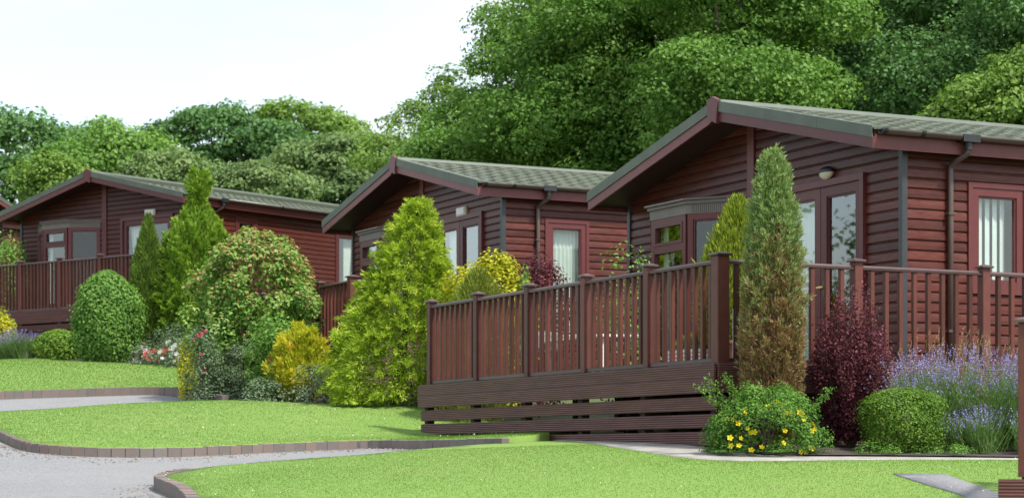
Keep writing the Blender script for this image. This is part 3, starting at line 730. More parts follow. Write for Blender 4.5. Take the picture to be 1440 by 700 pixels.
deck('timber_deck',DK,25.85,5,1.34,6.2,1.534,0.0,'long brown timber deck with open slatted skirt and balustrade beside the concrete path',0)
th2=R(T2); n2=np.array((math.cos(th2),math.sin(th2))); g2=np.array((-math.sin(th2),math.cos(th2)))
p=np.array(L2[:2])-.85*g2-2.97*n2
deck('timber_deck',(p[0],p[1],L2[2]-.03),T2,5,1.28,2.7,1.35,2.4,'timber deck railing showing between the big red-tipped shrub and the golden conifer',0)
th3=R(T3); n3=np.array((math.cos(th3),math.sin(th3))); g3=np.array((-math.sin(th3),math.cos(th3)))
p=np.array(L3[:2])-2.6*g3-3.99*n3
deck('timber_deck',(p[0],p[1],3.19),T3,6,1.30,3.9,1.3,2.4,'brown timber deck with closed railing behind the globe bush and low mound',0,rail_h=1.06,nb=10)
deck('timber_deck',(6.51,12.25,-.125),70,3,1.16,2.4,1.2,2.4,'low ridged deck platform with a railing post at the lawn edge',0,rail_h=.94,slats=2,ext=(.1,.16))

# ------------------------------------------------------------------ planting
ZUP=np.array((0,0,1.0))
def lump(theta,t,seed,k=5,amp=.12):
    r=np.random.default_rng(seed); s=np.zeros_like(theta)
    for _ in range(k):
        s+=np.sin(theta*r.integers(1,6)+t*r.uniform(2,11)+r.uniform(0,6.28))*r.uniform(.4,1)
    return 1+amp*s/k*1.6
def prof_r(prof,t): return np.interp(t,[p[0] for p in prof],[p[1] for p in prof])
def surface_pts(n,H,prof,seed,amp=.12,depth=.25,lean=(0,0),pw=1.0):
    """points near the skin of a lumpy solid of revolution; returns points, outward dirs, t, theta"""
    t=RNG.uniform(0,1,int(n*2.5)); r=prof_r(prof,t); keep=RNG.uniform(0,r.max()*1.0,len(t))<r+.15*r.max(); t=t[keep][:n]; n=len(t)
    th=RNG.uniform(0,2*np.pi,n); r=prof_r(prof,t)*lump(th,t,seed,amp=amp); k=1+.10*RNG.normal(0,1,n)*min(depth,.3)/.3-depth*RNG.uniform(0,1,n)**(1.6/pw)
    lx=np.interp(t,[0,1],[0,lean[0]]); ly=np.interp(t,[0,1],[0,lean[1]])
    P=np.c_[np.cos(th)*r*k+lx,np.sin(th)*r*k+ly,t*H]
    dr=(prof_r(prof,np.minimum(t+.03,1))-prof_r(prof,np.maximum(t-.03,0)))/(.06*H)
    N=unit(np.c_[np.cos(th),np.sin(th),-np.clip(dr,-3,3)])
    return P,N,t,th
def plant(name,px,d,label,cat,off=.03,group=None):
    x,y=at(px,d); z=h1(x,y)+off
    return empty(name,(x,y,z),0,label,cat,group), z-CZ
def top_h(py,d,z): return (H0-py)/F*d-z
def stems(root,n,H,spread,r=.012,mat='stem',name='stem'):
    for i in range(n):
        a=random.uniform(0,6.28); q=random.uniform(.15,1)*spread
        m=MB(); m.tube([(0,0,-.05),(math.cos(a)*q*.3,math.sin(a)*q*.3,H*.35),(math.cos(a)*q,math.sin(a)*q,H*.8)],[r,r*.8,r*.35],6); m.build(name,M[mat],root,smooth=True)
def foliage(root,verts,k,tint,mat,name='foliage'):
    return link(name,np_mesh(name,verts,k,tint),mat,root)

LM={}
LM['gold']=leaf_mat('golden conifer',[(.12,.20,.015),(.25,.36,.028),(.40,.51,.045),(.56,.61,.10)],.3)
LM['green_con']=leaf_mat('green conifer',[(.10,.19,.022),(.19,.32,.034),(.28,.42,.05),(.37,.48,.09)],.3)
LM['cyp']=leaf_mat('slender cypress',[(.055,.10,.016),(.10,.175,.025),(.16,.245,.036),(.23,.31,.06)],.25)
LM['jun']=leaf_mat('juniper',[(.125,.20,.065),(.21,.31,.10),(.30,.39,.15),(.39,.46,.21)],.25)
LM['brown']=leaf_mat('dead conifer foliage',[(.13,.07,.03),(.24,.14,.07),(.34,.21,.11),(.40,.30,.16)],.2)
LM['green']=leaf_mat('fresh green leaves',[(.06,.14,.025),(.11,.24,.042),(.18,.33,.062),(.27,.40,.10)],.35)
LM['bluegreen']=leaf_mat('grey green leaves',[(.085,.135,.07),(.14,.20,.11),(.21,.27,.16),(.30,.36,.25)],.25)
LM['redtip']=leaf_mat('red tipped leaves',[(.075,.17,.03),(.145,.28,.048),(.22,.37,.075),(.31,.43,.12),(.44,.21,.13)],.35)
LM['yellow']=leaf_mat('yellow leaves',[(.28,.30,.022),(.42,.42,.026),(.53,.50,.035),(.62,.58,.08)],.35)
LM['ygold']=leaf_mat('orange gold foliage',[(.26,.32,.03),(.44,.46,.03),(.58,.52,.04),(.60,.38,.05)],.35)
LM['purple']=leaf_mat('purple barberry leaves',[(.05,.014,.02),(.10,.026,.038),(.18,.05,.068),(.32,.13,.145)],.25)
LM['lav']=leaf_mat('lavender stems',[(.07,.14,.03),(.12,.22,.055),(.18,.29,.085),(.26,.35,.14)],.25)
LM['lavf']=leaf_mat('lavender flowers',[(.16,.125,.37),(.23,.195,.48),(.33,.295,.57),(.45,.43,.62)],.2)
LM['box']=leaf_mat('clipped box',[(.05,.10,.016),(.10,.19,.024),(.17,.30,.035),(.25,.37,.05)],.3)
LM['yflower']=leaf_mat('yellow petals',[(.80,.60,.02),(.85,.68,.04)],.2)
LM['pink']=leaf_mat('pink petals',[(.42,.02,.07),(.55,.04,.11)],.2)
LM['red']=leaf_mat('red petals',[(.62,.05,.04),(.72,.09,.06)],.2)
LM['palepink']=leaf_mat('pale pink petals',[(.60,.40,.42),(.78,.66,.66)],.2)
LM['whitef']=leaf_mat('white petals',[(.70,.70,.66),(.80,.80,.78)],.2)
LM['straw']=leaf_mat('dry grass heads',[(.26,.18,.09),(.40,.30,.16),(.50,.38,.2)],.25)

def conifer(name,px,d,top,prof,label,mat,n,L,w,seed,amp=.14,lean=(0,0),up=.6,spread=.45,off=.03,clumps=0,trunk_r=.05,cat='conifer',two=None,droop=0,fr=2.6):
    root,z=plant(name,px,d,label,cat,off); H=top_h(top,d,z)
    if clumps:
        C,N,t,th=surface_pts(clumps,H,prof,seed,amp,.18,lean); per=n//len(C); k=per
        ax=unit(N*1.0+ZUP*(up-droop*(1-t))[:,None]+.25*runit(len(C))) if droop else unit(N+ZUP*up+.3*runit(len(C)))
        fl=RNG.uniform(.6,1.15,len(C))*L*fr
        s=RNG.uniform(0,1,(len(C),k)); side=RNG.normal(0,1,(len(C),k,3))
        base=C[:,None]-ax[:,None]*fl[:,None,None]*.55
        P=base+ax[:,None]*fl[:,None,None]*s[...,None]+side*fl[:,None,None]*.14*(1.1-s[...,None]); P[...,2]-=droop*.25*(s**2)*fl[:,None]
        D=ax[:,None]+side*spread; tt=np.repeat(np.clip(RNG.normal(.45,.16,len(C)),0,1),k)+RNG.normal(0,.13,len(C)*k)+.18*(s.ravel()-.5)
        P=P.reshape(-1,3); D=D.reshape(-1,3)
        P3,N3,t3,_=surface_pts(n//2,H,[(a,b*.88) for a,b in prof],seed,amp,.45,lean); P=np.r_[P,P3]; D=np.r_[D,N3*.7+ZUP*up+.6*runit(len(P3))]; tt=np.r_[tt,RNG.normal(.42,.2,len(P3))]
    else:
        P,N,t,th=surface_pts(n,H,prof,seed,amp,.30,lean); D=N*.8+ZUP*up+spread*runit(len(P))
        blot=np.sin(th*5+t*31+seed)+np.sin(th*3-t*47); tt=.45+.10*blot+RNG.normal(0,.17,len(P))
    P[:,2]=np.maximum(P[:,2],.02)
    Lv=L*RNG.uniform(.6,1.25,len(P)); V=spray_verts(P,D,Lv,w*RNG.uniform(.7,1.3,len(P)))
    if two:                                   # dead patch
        t=P[:,2]/H; th=np.arctan2(P[:,1],P[:,0]); dead=RNG.uniform(0,1,len(P))<two(t,th); dv=np.repeat(dead,4)
        foliage(root,V[dv],4,tt[dead],LM['brown'],'dead_foliage'); V,tt=V[~dv],tt[~dead]
    foliage(root,V,4,tt,mat)
    m=MB(); m.tube([(0,0,-.1),(lean[0]*.5,lean[1]*.5,H*.5),(lean[0],lean[1],H*.93)],[trunk_r,trunk_r*.7,trunk_r*.15],8); m.build('trunk',M['bark'],root,smooth=True)
    return root,H

# narrow juniper at the deck corner, its lower half browned
conifer('conifer',1088,19.55,213,[(0,.10),(.08,.15),(.2,.25),(.35,.285),(.55,.265),(.75,.205),(.88,.15),(.95,.10),(1,.04)],'tall narrow green conifer, lower half browned, at the corner of the long deck',LM['jun'],40000,.05,.011,3,.14,up=1.6,spread=.5,clumps=1000,
        two=lambda t,th: np.clip(.97-(t-.34)*2.3+.35*np.exp(-((th+1.5)/.35)**2)*(t<.75),.03,.93))
# golden conifer, the big one
conifer('conifer',556,29.3,280,[(0,.88),(.1,.93),(.25,.90),(.31,.83),(.42,.78),(.48,.68),(.58,.63),(.64,.51),(.74,.46),(.79,.34),(.87,.31),(.91,.19),(.96,.15),(1,.05)],'large golden-green feathery conifer between the middle lawn and the long deck',LM['gold'],62000,.066,.0135,5,.26,lean=(.30,0),up=-.05,spread=.5,clumps=760,fr=3.6,trunk_r=.09,droop=.35)
# bushy green conifer with a knobbly leader
conifer('conifer',268,42.3,243,[(0,.5),(.08,.74),(.25,.84),(.42,.78),(.58,.66),(.70,.50),(.76,.34),(.81,.14),(.88,.14),(.94,.20),(1,.10)],'bushy bright green conifer with a knobbly leading shoot, beside the slender cypress',LM['green_con'],48000,.09,.028,8,.24,lean=(.18,0),up=1.0,spread=.4,clumps=520,trunk_r=.08)
conifer('conifer',203,42.0,303,[(0,.22),(.1,.28),(.35,.32),(.6,.28),(.8,.18),(.93,.08),(1,.02)],'slender dark green cypress beside the round globe bush',LM['cyp'],16000,.09,.02,13,.12,lean=(.08,0),up=1.7,spread=.35)
# golden conifer in a pot on the deck
def deck_pt(x,y):
    th=R(25.85); return (DK[0]+x*math.cos(th)-y*math.sin(th),DK[1]+x*math.sin(th)+y*math.cos(th))
def pot(root,r,h,mat):
    m=MB(); m.lathe([(r*.72,0),(r*.95,h*.9),(r*1.05,h*.9),(r*1.05,h),(r*.9,h),(r*.86,h*.86)],18); m.build('pot',mat,root,smooth=False)
M['terracotta']=plain_mat('glazed brown pot',(.16,.07,.04),.4,.2)
def solve_deck(px,x):      # y on the deck for a photo column at deck depth x
    lo,hi=-1.,7.
    for _ in range(40):
        m=(lo+hi)/2; q=deck_pt(x,m)
        if 720+F*q[0]/q[1]>px: lo=m
        else: hi=m
    return m
q=deck_pt(1.7,solve_deck(1030,1.7)); zt=DK[2]
root=empty('potted_conifer',(q[0],q[1],zt+CZ+.003),0,'yellow-green conifer in a brown pot standing on the long deck by the bay window','conifer')
pot(root,.24,.36,M['terracotta']); H=(H0-280)/F*q[1]-zt
P,N,t,th=surface_pts(13000,H-.3,[(0,.12),(.12,.26),(.35,.33),(.6,.30),(.8,.20),(.93,.12),(1,.03)],21,.22,.35,(.06,.0)); P[:,2]+=.3
P2,N2,_,_=surface_pts(4500,(H-.3)*.66,[(0,.1),(.3,.17),(.7,.15),(1,.03)],22,.2,.35); P2[:,2]+=.3; P2[:,0]-=.22
P=np.r_[P,P2]; N=np.r_[N,N2]
foliage(root,spray_verts(P,N*.6+ZUP*1.2+.4*runit(len(P)),RNG.uniform(.04,.09,len(P)),.018),4,np.clip(RNG.normal(.35,.2,len(P)),0,1),leaf_mat('yellow green conifer',[(.12,.18,.02),(.24,.30,.03),(.38,.43,.05),(.50,.52,.09)],.3))
m=MB(); m.tube([(0,0,.2),(.03,0,H*.8)],[.03,.008],6); m.build('trunk',M['bark'],root)

def bush(name,px,d,top,prof,label,mat,n,L,seed,amp=.14,asp=.6,off=.03,nst=5,lean=(0,0),cat='shrub',depth=.4,up=.4,rnd=.7,tm=.42,ts=.2,clump=0,tipfn=None,rs=.014):
    root,z=plant(name,px,d,label,cat,off); H=top_h(top,d,z)
    if clump:
        C,Nc,tc_,_=surface_pts(clump,H,prof,seed,amp,.35,lean); k=n//len(C); rr=RNG.uniform(.6,1.2,len(C))*clump_r(prof,clump,H)
        dv=unit(RNG.normal(size=(len(C),k,3))+.6*Nc[:,None]+np.array((0,0,.35))); P=(C[:,None]+dv*(rr[:,None]*RNG.uniform(.35,1,(len(C),k))**.6)[...,None]).reshape(-1,3); N=(dv+.4*ZUP).reshape(-1,3)
        tt=np.repeat(RNG.normal(tm,ts*.6,len(C)),k)+RNG.normal(0,ts*.7,len(P)); t=P[:,2]/H
    else:
        P,N,t,th=surface_pts(n,H,prof,seed,amp,depth,lean); tt=tm+.07*(np.sin(th*4+t*23)+np.sin(th*7-t*31))+RNG.normal(0,ts,len(P))
    P[:,2]=np.maximum(P[:,2],.015)
    if tipfn is not None: tt=tipfn(tt,t,len(P))
    V=leaf_verts(P,N+up*ZUP+rnd*runit(len(P)),L*RNG.uniform(.65,1.3,len(P)),asp)
    foliage(root,V,4,tt,mat)
    if nst: stems(root,nst,H*.8,max(p[1] for p in prof)*.5,rs)
    return root,H
def clump_r(prof,n,H): r=max(p[1] for p in prof); return 1.15*math.sqrt(2*math.pi*r*H/n)
def flowers(root,pts,mat,s,name='flower'):
    m=MB()
    for k in range(5):
        a=2*math.pi*k/5; c=lambda r,b,z:(r*math.cos(a+b),r*math.sin(a+b),z)
        m.add([(0,0,0),c(s*.42,-.5,s*.10),c(s*.55,0,s*.16),c(s*.42,.5,s*.10)],[(0,1,2,3)])
    m.lathe([(s*.10,0),(s*.13,s*.06),(0.001,s*.11)],6)
    me=m.mesh(name); me.materials.append(mat)
    for p in pts:
        o=link(name,me,None,root,p); v=Vector((random.uniform(-.6,.6),-1,random.uniform(.1,.9))); o.rotation_euler=v.to_track_quat('Z','Y').to_euler(); k=random.uniform(.8,1.2); o.scale=(k,k,k)
def front_pts(n,H,prof,seed,amp,lean=(0,0),tlo=.05,thi=.95):
    P,N,t,th=surface_pts(n*8,H,prof,seed,amp,.0,lean); k=(N[:,1]<-.25)&(t>tlo)&(t<thi); return [tuple(p+nn*.02) for p,nn in zip(P[k][:n],N[k][:n])]

# right-hand bed: cinquefoil, barberry, box mound, lavender
pr=[(0,.34),(.15,.41),(.4,.42),(.65,.35),(.85,.22),(1,.07)]
r_,H=bush('flowering_shrub',1078,19.15,552,pr,'low green shrub dotted with yellow flowers at the foot of the browned conifer',LM['green'],15000,.030,31,.30,.5,depth=.5,nst=8,tm=.38,clump=95)
flowers(r_,front_pts(34,H,pr,31,.30,tlo=.03,thi=.9),LM['yflower'],.052)
for ang,ln in ((2.6,.62),(2.9,.5),(.5,.45),(2.2,.66)):
    P=np.array([(math.cos(ang)*.3+math.cos(ang)*k*.34,-.1,.28+ln*k*.62) for k in np.linspace(0,1,16)]); P=np.repeat(P,14,0)+RNG.normal(0,.022,(16*14,3))
    foliage(r_,leaf_verts(P,runit(len(P))+.4*ZUP,RNG.uniform(.02,.036,len(P)),.55),4,RNG.normal(.45,.2,len(P)),LM['green'])
root,z=plant('barberry_shrub',1196,19.95,'dark purple-leaved barberry shrub between the browned conifer and the clipped mound','shrub'); H=top_h(398,19.95,z)
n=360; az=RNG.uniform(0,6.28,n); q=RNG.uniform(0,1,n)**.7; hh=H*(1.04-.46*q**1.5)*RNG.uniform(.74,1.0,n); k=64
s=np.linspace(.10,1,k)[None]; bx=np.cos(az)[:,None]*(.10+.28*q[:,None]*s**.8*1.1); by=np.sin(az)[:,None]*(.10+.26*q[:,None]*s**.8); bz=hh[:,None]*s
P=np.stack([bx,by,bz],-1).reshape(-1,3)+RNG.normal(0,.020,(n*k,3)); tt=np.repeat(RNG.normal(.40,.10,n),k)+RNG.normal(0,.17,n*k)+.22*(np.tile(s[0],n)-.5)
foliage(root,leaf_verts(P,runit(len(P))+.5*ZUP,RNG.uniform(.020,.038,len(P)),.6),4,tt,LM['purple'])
for i in range(0,n,9):
    m=MB(); m.tube([(0,0,-.03),(bx[i,20],by[i,20],bz[i,20]),(bx[i,-1],by[i,-1],bz[i,-1])],[.007,.005,.002],5); m.build('stem',M['stem'],root)
prb=[(0,.26),(.2,.35),(.5,.39),(.75,.36),(.9,.26),(1,.06)]
bush('box_mound',1268,19.45,545,[(0,.26),(.18,.33),(.5,.37),(.78,.36),(.93,.25),(1,.08)],'clipped low green box mound between purple barberry and lavender',LM['box'],15000,.021,33,.22,.7,depth=.3,nst=6)
def lavender(px,d,top,rad,label,n,seed,ncl=9,fh=1.0):
    root,z=plant('lavender_bush',px,d,label,'lavender'); H=top_h(top,d,z)
    cl=np.c_[RNG.uniform(-rad,rad,ncl),RNG.uniform(-.32,.32,ncl)]; ci=RNG.integers(0,ncl,n); c=cl[ci]+RNG.normal(0,.05,(n,2))
    D=np.c_[RNG.normal(0,.33,n)+(cl[ci,0]/rad)*.35,RNG.normal(-.12,.28,n),np.ones(n)]; L=H*RNG.uniform(.62,1.0,n)*(1-.25*np.abs(cl[ci,0]/rad)**2)
    B=np.c_[c,np.zeros(n)]; Dn=unit(D); tip=B+Dn*L[:,None]
    parts=[blade_verts(B,D,L,.007)]; tt=[RNG.normal(.55,.2,n)]
    m=n*11; i=RNG.integers(0,n,m); s=RNG.uniform(.02,.80,m); P=B[i]+Dn[i]*(L[i]*s)[:,None]+RNG.normal(0,.012,(m,3)); P[:,2]=np.maximum(P[:,2],.01)
    parts.append(blade_verts(P,Dn[i]+.35*runit(m),RNG.uniform(.04,.09,m),.007)); tt.append(RNG.normal(.42,.22,m))
    foliage(root,np.concatenate(parts),3,np.concatenate(tt),LM['lav'])
    m=n*7; i=np.repeat(np.arange(n),7); s=RNG.uniform(0,1,m); P=tip[i]-Dn[i]*(s*.085)[:,None]+RNG.normal(0,.0045,(m,3))
    o=foliage(root,leaf_verts(P,runit(m),RNG.uniform(.009,.017,m),.8),4,RNG.normal(.5,.22,m),LM['lavf'],'flower_spikes'); o['kind']='stuff'
    return root
lavender(1350,20.0,474,.60,'large lavender bush in purple flower beside the clipped mound, below the side railing',1700,41,16)
lavender(1400,19.6,560,.34,'smaller lavender clump at the front edge of the bed by the railing post',520,42,6)
# straw coloured grass heads behind the lavender
root,z=plant('ornamental_grass',1345,20.6,'dry straw-coloured grass heads rising behind the lavender','grass plant'); H=top_h(462,20.6,z); n=70
B=np.c_[RNG.normal(0,.30,n),RNG.normal(0,.06,n),np.zeros(n)]; D=np.c_[RNG.normal(.1,.2,n),RNG.normal(0,.1,n),np.ones(n)]; L=H*RNG.uniform(.75,1.02,n); tip=B+unit(D)*L[:,None]
foliage(root,blade_verts(B,D,L,.006),3,RNG.uniform(.2,.8,n),LM['straw']); i=np.repeat(np.arange(n),24)
foliage(root,blade_verts(tip[i]-unit(D)[i]*RNG.uniform(0,.22,len(i))[:,None],unit(D)[i]+.5*runit(len(i)),RNG.uniform(.02,.05,len(i)),.005),3,RNG.uniform(0,1,len(i)),LM['straw'],'seed_head')
# low weeds along the front of the bed
bush('ground_plant',1230,18.98,628,[(0,.16),(.5,.18),(1,.03)],'small low green weeds at the bed edge in front of the barberry',LM['green'],700,.022,44,.3,nst=0,clump=14)
bush('ground_plant',1330,18.98,630,[(0,.22),(.5,.2),(1,.03)],'small low green weeds at the bed edge in front of the clipped mound and lavender',LM['green'],800,.022,45,.3,nst=0,clump=16)

# bed behind the long deck and beside the second lodge
bush('yellow_shrub',697,27.9,365,[(0,.3),(.3,.40),(.6,.44),(.8,.36),(.93,.22),(1,.08)],'bright yellow leafy shrub behind the rail of the long deck',LM['yellow'],20000,.055,51,.20,nst=0,clump=260)
bush('yellow_shrub',655,28.3,380,[(0,.3),(.4,.36),(.7,.34),(.9,.2),(1,.06)],'yellow shrub tucked between the golden conifer and the feathery green bush',LM['yellow'],12000,.055,52,.2,nst=0,clump=150)
conifer('feathery_bush',672,27.2,381,[(0,.3),(.3,.42),(.6,.38),(.85,.25),(1,.06)],'olive green feathery bush in front of the yellow shrubs',leaf_mat('olive feathery',[(.08,.12,.02),(.15,.20,.03),(.24,.28,.045),(.33,.36,.07)],.3),11000,.075,.014,53,.2,up=1.0,spread=.5,cat='shrub')
bush('purple_shrub',758,28.2,366,[(0,.2),(.4,.30),(.7,.34),(.88,.22),(1,.06)],'dark purple-leaved shrub below the pale curtained side window',LM['purple'],8000,.045,54,.35,nst=5,clump=120,tm=.42)
bush('green_shrub',738,27.6,372,[(0,.08),(.5,.13),(.8,.12),(1,.03)],'thin light green shoots between the yellow and the purple shrub',LM['green'],900,.05,55,.3,nst=3,tm=.65)
bush('green_shrub',879,25.3,360,[(0,.1),(.5,.14),(.75,.17),(.9,.12),(1,.04)],'light green shrub reaching up beside the grey corner post of the bay window',LM['green'],1600,.055,56,.4,nst=5,tm=.66,clump=34)

# shrubs between the middle lawn and the second lodge
def redtips(tt,t,n): return np.where(RNG.uniform(0,1,n)<np.clip((t-.45)*.9,0.02,.40),RNG.uniform(.80,1,n),np.clip(tt,0,.8))
bush('large_shrub',358,33.0,335,[(0,.60),(.12,.70),(.35,.82),(.55,.88),(.72,.82),(.86,.62),(.95,.38),(1,.12)],'large rounded green shrub with reddish shoot tips beside the upper kerb',LM['redtip'],30000,.075,61,.26,nst=9,clump=420,tm=.44,tipfn=redtips,rs=.022)
bush('silver_shrub',345,32.2,482,[(0,.2),(.4,.27),(.8,.2),(1,.08)],'dull grey-green shrub at the foot of the large red-tipped shrub',LM['bluegreen'],5200,.032,62,.3,nst=4,clump=60,tm=.3)
pr=[(0,.2),(.3,.34),(.6,.36),(.85,.24),(1,.06)]
r_,H=bush('rose_bush',388,31.4,452,pr,'leafy green shrub with a single red bloom next to the orange-gold bush',LM['green'],5200,.05,63,.28,nst=5,clump=70,tm=.5)
flowers(r_,[(-.05,-.34,H*.50)],LM['red'],.085)
conifer('golden_bush',424,30.9,462,[(0,.18),(.2,.30),(.5,.34),(.75,.26),(.92,.14),(1,.04)],'upright orange-gold feathery bush left of the large golden conifer',LM['ygold'],12000,.085,.018,64,.45,up=1.2,spread=.6,clumps=150,cat='shrub')
bush('grey_leaf_plant',440,30.2,520,[(0,.2),(.5,.26),(1,.05)],'grey-green foliage clump in front of the orange-gold bush',LM['bluegreen'],1800,.04,65,.3,nst=3,clump=25)
pr=[(0,.14),(.4,.19),(.7,.19),(.9,.12),(1,.05)]
r_,H=bush('rose_bush',284,31.9,466,pr,'grey-green rose bush with deep pink blooms at the end of the upper lawn',LM['bluegreen'],2600,.04,66,.3,nst=6,clump=45,tm=.35)
flowers(r_,[(-.02,-.18,H*.93),(.08,-.16,H*1.0),(.02,-.21,H*.66),(.08,-.21,H*.42),(-.09,-.17,H*.88),(.03,-.17,H*.97)],LM['pink'],.062)
pr=[(0,.12),(.5,.16),(.85,.12),(1,.03)]
r_,H=bush('yellow_flower_plant',263,32.6,470,pr,'tall plant with bright yellow flower spires beside the pink rose',LM['yellow'],1500,.04,67,.4,nst=5,tm=.5)
# grassy plants at the bed edge
for px,d,top,lab in ((372,30.6,540,'small grassy tuft at the bed edge below the large red-tipped shrub'),(322,32.0,536,'pale grey-green tuft beside the brick kerb end')):
    bush('ground_plant',px,d,top,[(0,.22),(.5,.24),(1,.04)],lab,LM['bluegreen'],1500,.04,70+px,.3,nst=0,clump=22)

# bed below the third lodge
bush('globe_bush',151,41.0,380,[(0,.42),(.12,.54),(.35,.62),(.6,.62),(.8,.48),(.93,.27),(1,.08)],'dense round fresh green globe bush in front of the slatted deck',LM['green'],22000,.062,81,.08,.55,depth=.3,nst=6,tm=.52)
bush('box_mound',84,42.6,463,[(0,.40),(.3,.48),(.65,.46),(.88,.3),(1,.08)],'low yellow-green clipped mound beside the globe bush',LM['box'],9000,.05,82,.12,.7,depth=.35,nst=4,tm=.62)
lavender(32,43.0,459,.45,'hazy blue lavender bush at the end of the low mound under the slatted deck',700,83,8)
bush('orange_shrub',-4,43.6,440,[(0,.2),(.5,.24),(.85,.16),(1,.05)],'yellow and orange leaved shrub at the end of the slatted deck',LM['ygold'],3000,.05,84,.35,nst=4,clump=40)
bush('yellow_green_shrub',4,52.5,342,[(0,.3),(.5,.45),(.8,.42),(1,.1)],'yellow-green shrub growing between the lodge by the globe bush and the upper lodge',LM['green'],4000,.08,85,.3,nst=4,clump=50,tm=.75)
pr=[(0,.2),(.6,.22),(1,.06)]
for px,d,top,lab,lm,nf in ((206,39.8,487,'clump of pale pink flowers on the edge of the upper lawn','palepink',16),(224,39.6,486,'clump of coral red flowers between the pale pink and the white ones','red',14),(243,39.2,480,'clump of white flowers at the foot of the bushy conifer','whitef',16),(258,39.0,482,'small white and lilac blooms next to the yellow flower spires','whitef',8)):
    r_,H=bush('flower_clump',px,d,top,pr,lab,LM['bluegreen'],900,.045,90+px,.3,nst=0,clump=16,cat='flowers'); flowers(r_,front_pts(nf,H,pr,90+px,.3,tlo=.3,thi=1),LM[lm],.075)
bush('grey_shrub',246,40.3,466,[(0,.3),(.6,.34),(1,.06)],'grey-leaved shrub behind the white flowers under the bushy conifer',LM['bluegreen'],2200,.04,99,.25,nst=3,clump=30,tm=.25)

# ------------------------------------------------------------------ trees
TM={'dark':leaf_mat('deep green broadleaf',[(.05,.11,.032),(.085,.18,.050),(.13,.25,.072),(.19,.32,.105)],.3,.45,.4),
 'mid':leaf_mat('mid green broadleaf',[(.06,.13,.022),(.115,.23,.04),(.18,.32,.06),(.26,.41,.10)],.35,.45,.4),
 'light':leaf_mat('light green broadleaf',[(.09,.16,.03),(.15,.25,.045),(.22,.34,.07),(.31,.42,.11)],.35,.5,.35),
 'pale':leaf_mat('pale willow green',[(.09,.14,.05),(.16,.24,.085),(.23,.32,.12),(.32,.40,.18)],.35,.5,.3)}
def tree(name,px,d,lobes,label,mat,leaf,cr,per,seed,trunk=.28,group=None,flat=.62,cover=1.0,cat='tree',sub=0):
    """lobes: (photo x, photo y, depth offset, rx, rz) of crown masses; sub: smaller boughs budding from each"""
    rg=np.random.default_rng(seed); x,y=at(px,d); z=h1(x,y)
    root=empty(name,(x,y,z-.1),0,label,cat,group)
    LB=[]; main=[]
    for lx,ly,dd,rx,rz in lobes:
        if sub: dd+=rg.uniform(-2.4,2.0); rx*=rg.uniform(.82,1.05); rz*=rg.uniform(.70,.95)
        D=d+dd; c=np.array(((lx-720)/F*D-x,dd,(H0-ly)/F*D+CZ-z)); main.append((c,np.array((rx,rx*.9,rz)))); k=.74 if sub else 1
        LB.append((c,np.array((rx*k,rx*.85*k,rz*k))))
        for q in range(sub):
            a=rg.uniform(0,6.283); el=rg.uniform(-.15,1.0); o=np.array((math.cos(a)*math.cos(el)*rx,-abs(math.sin(a))*math.cos(el)*rx*1.1,math.sin(el)*rz)); w=rg.uniform(.26,.50)
            LB.append((c+o*rg.uniform(.85,1.12),np.array((rx*w,rx*w,rx*w*rg.uniform(.5,.8)))))
    V=[];T=[]
    for i,(c,r) in enumerate(LB):
        n=int(4*math.pi*((r[0]*r[1])**1.6/3+2*(r[0]*r[2])**1.6/3)**(1/1.6)/(cr*cr*1.5)*cover)+4
        k=np.arange(n)+.5; ph=np.arccos(1-2*k/n); th=math.pi*(1+5**.5)*k
        dv=np.c_[np.cos(th)*np.sin(ph),np.sin(th)*np.sin(ph),np.cos(ph)]+rg.normal(0,.22,(n,3)); dv=unit(dv)
        P=c+dv*r*rg.uniform(.62,1.06,(n,1))
        keep=np.ones(n,bool)
        for j,(c2,r2) in enumerate(LB):
            if j!=i: keep&=np.linalg.norm((P-c2)/r2,axis=1)>.72
        keep&=~((dv[:,1]>.35)&(rg.uniform(0,1,n)<.7)); P,dv=P[keep],dv[keep]; n=len(P)
        if n==0: continue
        bough=rg.normal(0,.10); cs=cr*rg.uniform(.45,1.35,n); m=int(per)
        e=unit(rg.normal(size=(n,m,3))+.30*dv[:,None]+np.array((0,0,.25)))
        rad=rg.uniform(.30,1.0,(n,m))**.6*rg.choice([1,1,1,1.18],(n,m))
        Q=P[:,None]+e*(cs[:,None]*rad)[...,None]*np.array((1.2,1.2,flat))
        N=e*.8+np.array((0,0,.45))+.42*rg.normal(size=(n,m,3))
        tt=np.repeat(rg.normal(.45,.10,n),m)+rg.normal(0,.07,n*m)+bough
        V.append(leaf_verts(Q.reshape(-1,3),N.reshape(-1,3),leaf*rg.uniform(.6,1.35,n*m),.72)); T.append(tt)
    link('crown',np_mesh('crown',np.concatenate(V),4,np.concatenate(T)),TM[mat],root)
    m=MB(); top=np.mean([c for c,_ in main],0); H=top[2]
    m.tube([(0,0,-.2),(top[0]*.15,top[1]*.15,H*.35),(top[0]*.6,top[1]*.6,H*.8),(top[0],top[1],H*1.1)],[trunk,trunk*.8,trunk*.5,trunk*.2],9); tr=m.build('trunk',M['bark'],root,smooth=True)
    for c,r in main:
        for q in range(2):
            b=MB(); e=c+np.array((rg.uniform(-.5,.5)*r[0],rg.uniform(-.4,.3)*r[1],rg.uniform(-.2,.6)*r[2])); s=np.array((top[0]*.3,top[1]*.3,H*rg.uniform(.3,.6)))
            mid=(s+e)/2+np.array((0,0,-.25)); b.tube([s,mid,e],[trunk*.42,trunk*.28,trunk*.08],6); b.build('limb',M['bark'],tr,smooth=True)
    return root
gR='broadleaf trees behind the lodges'
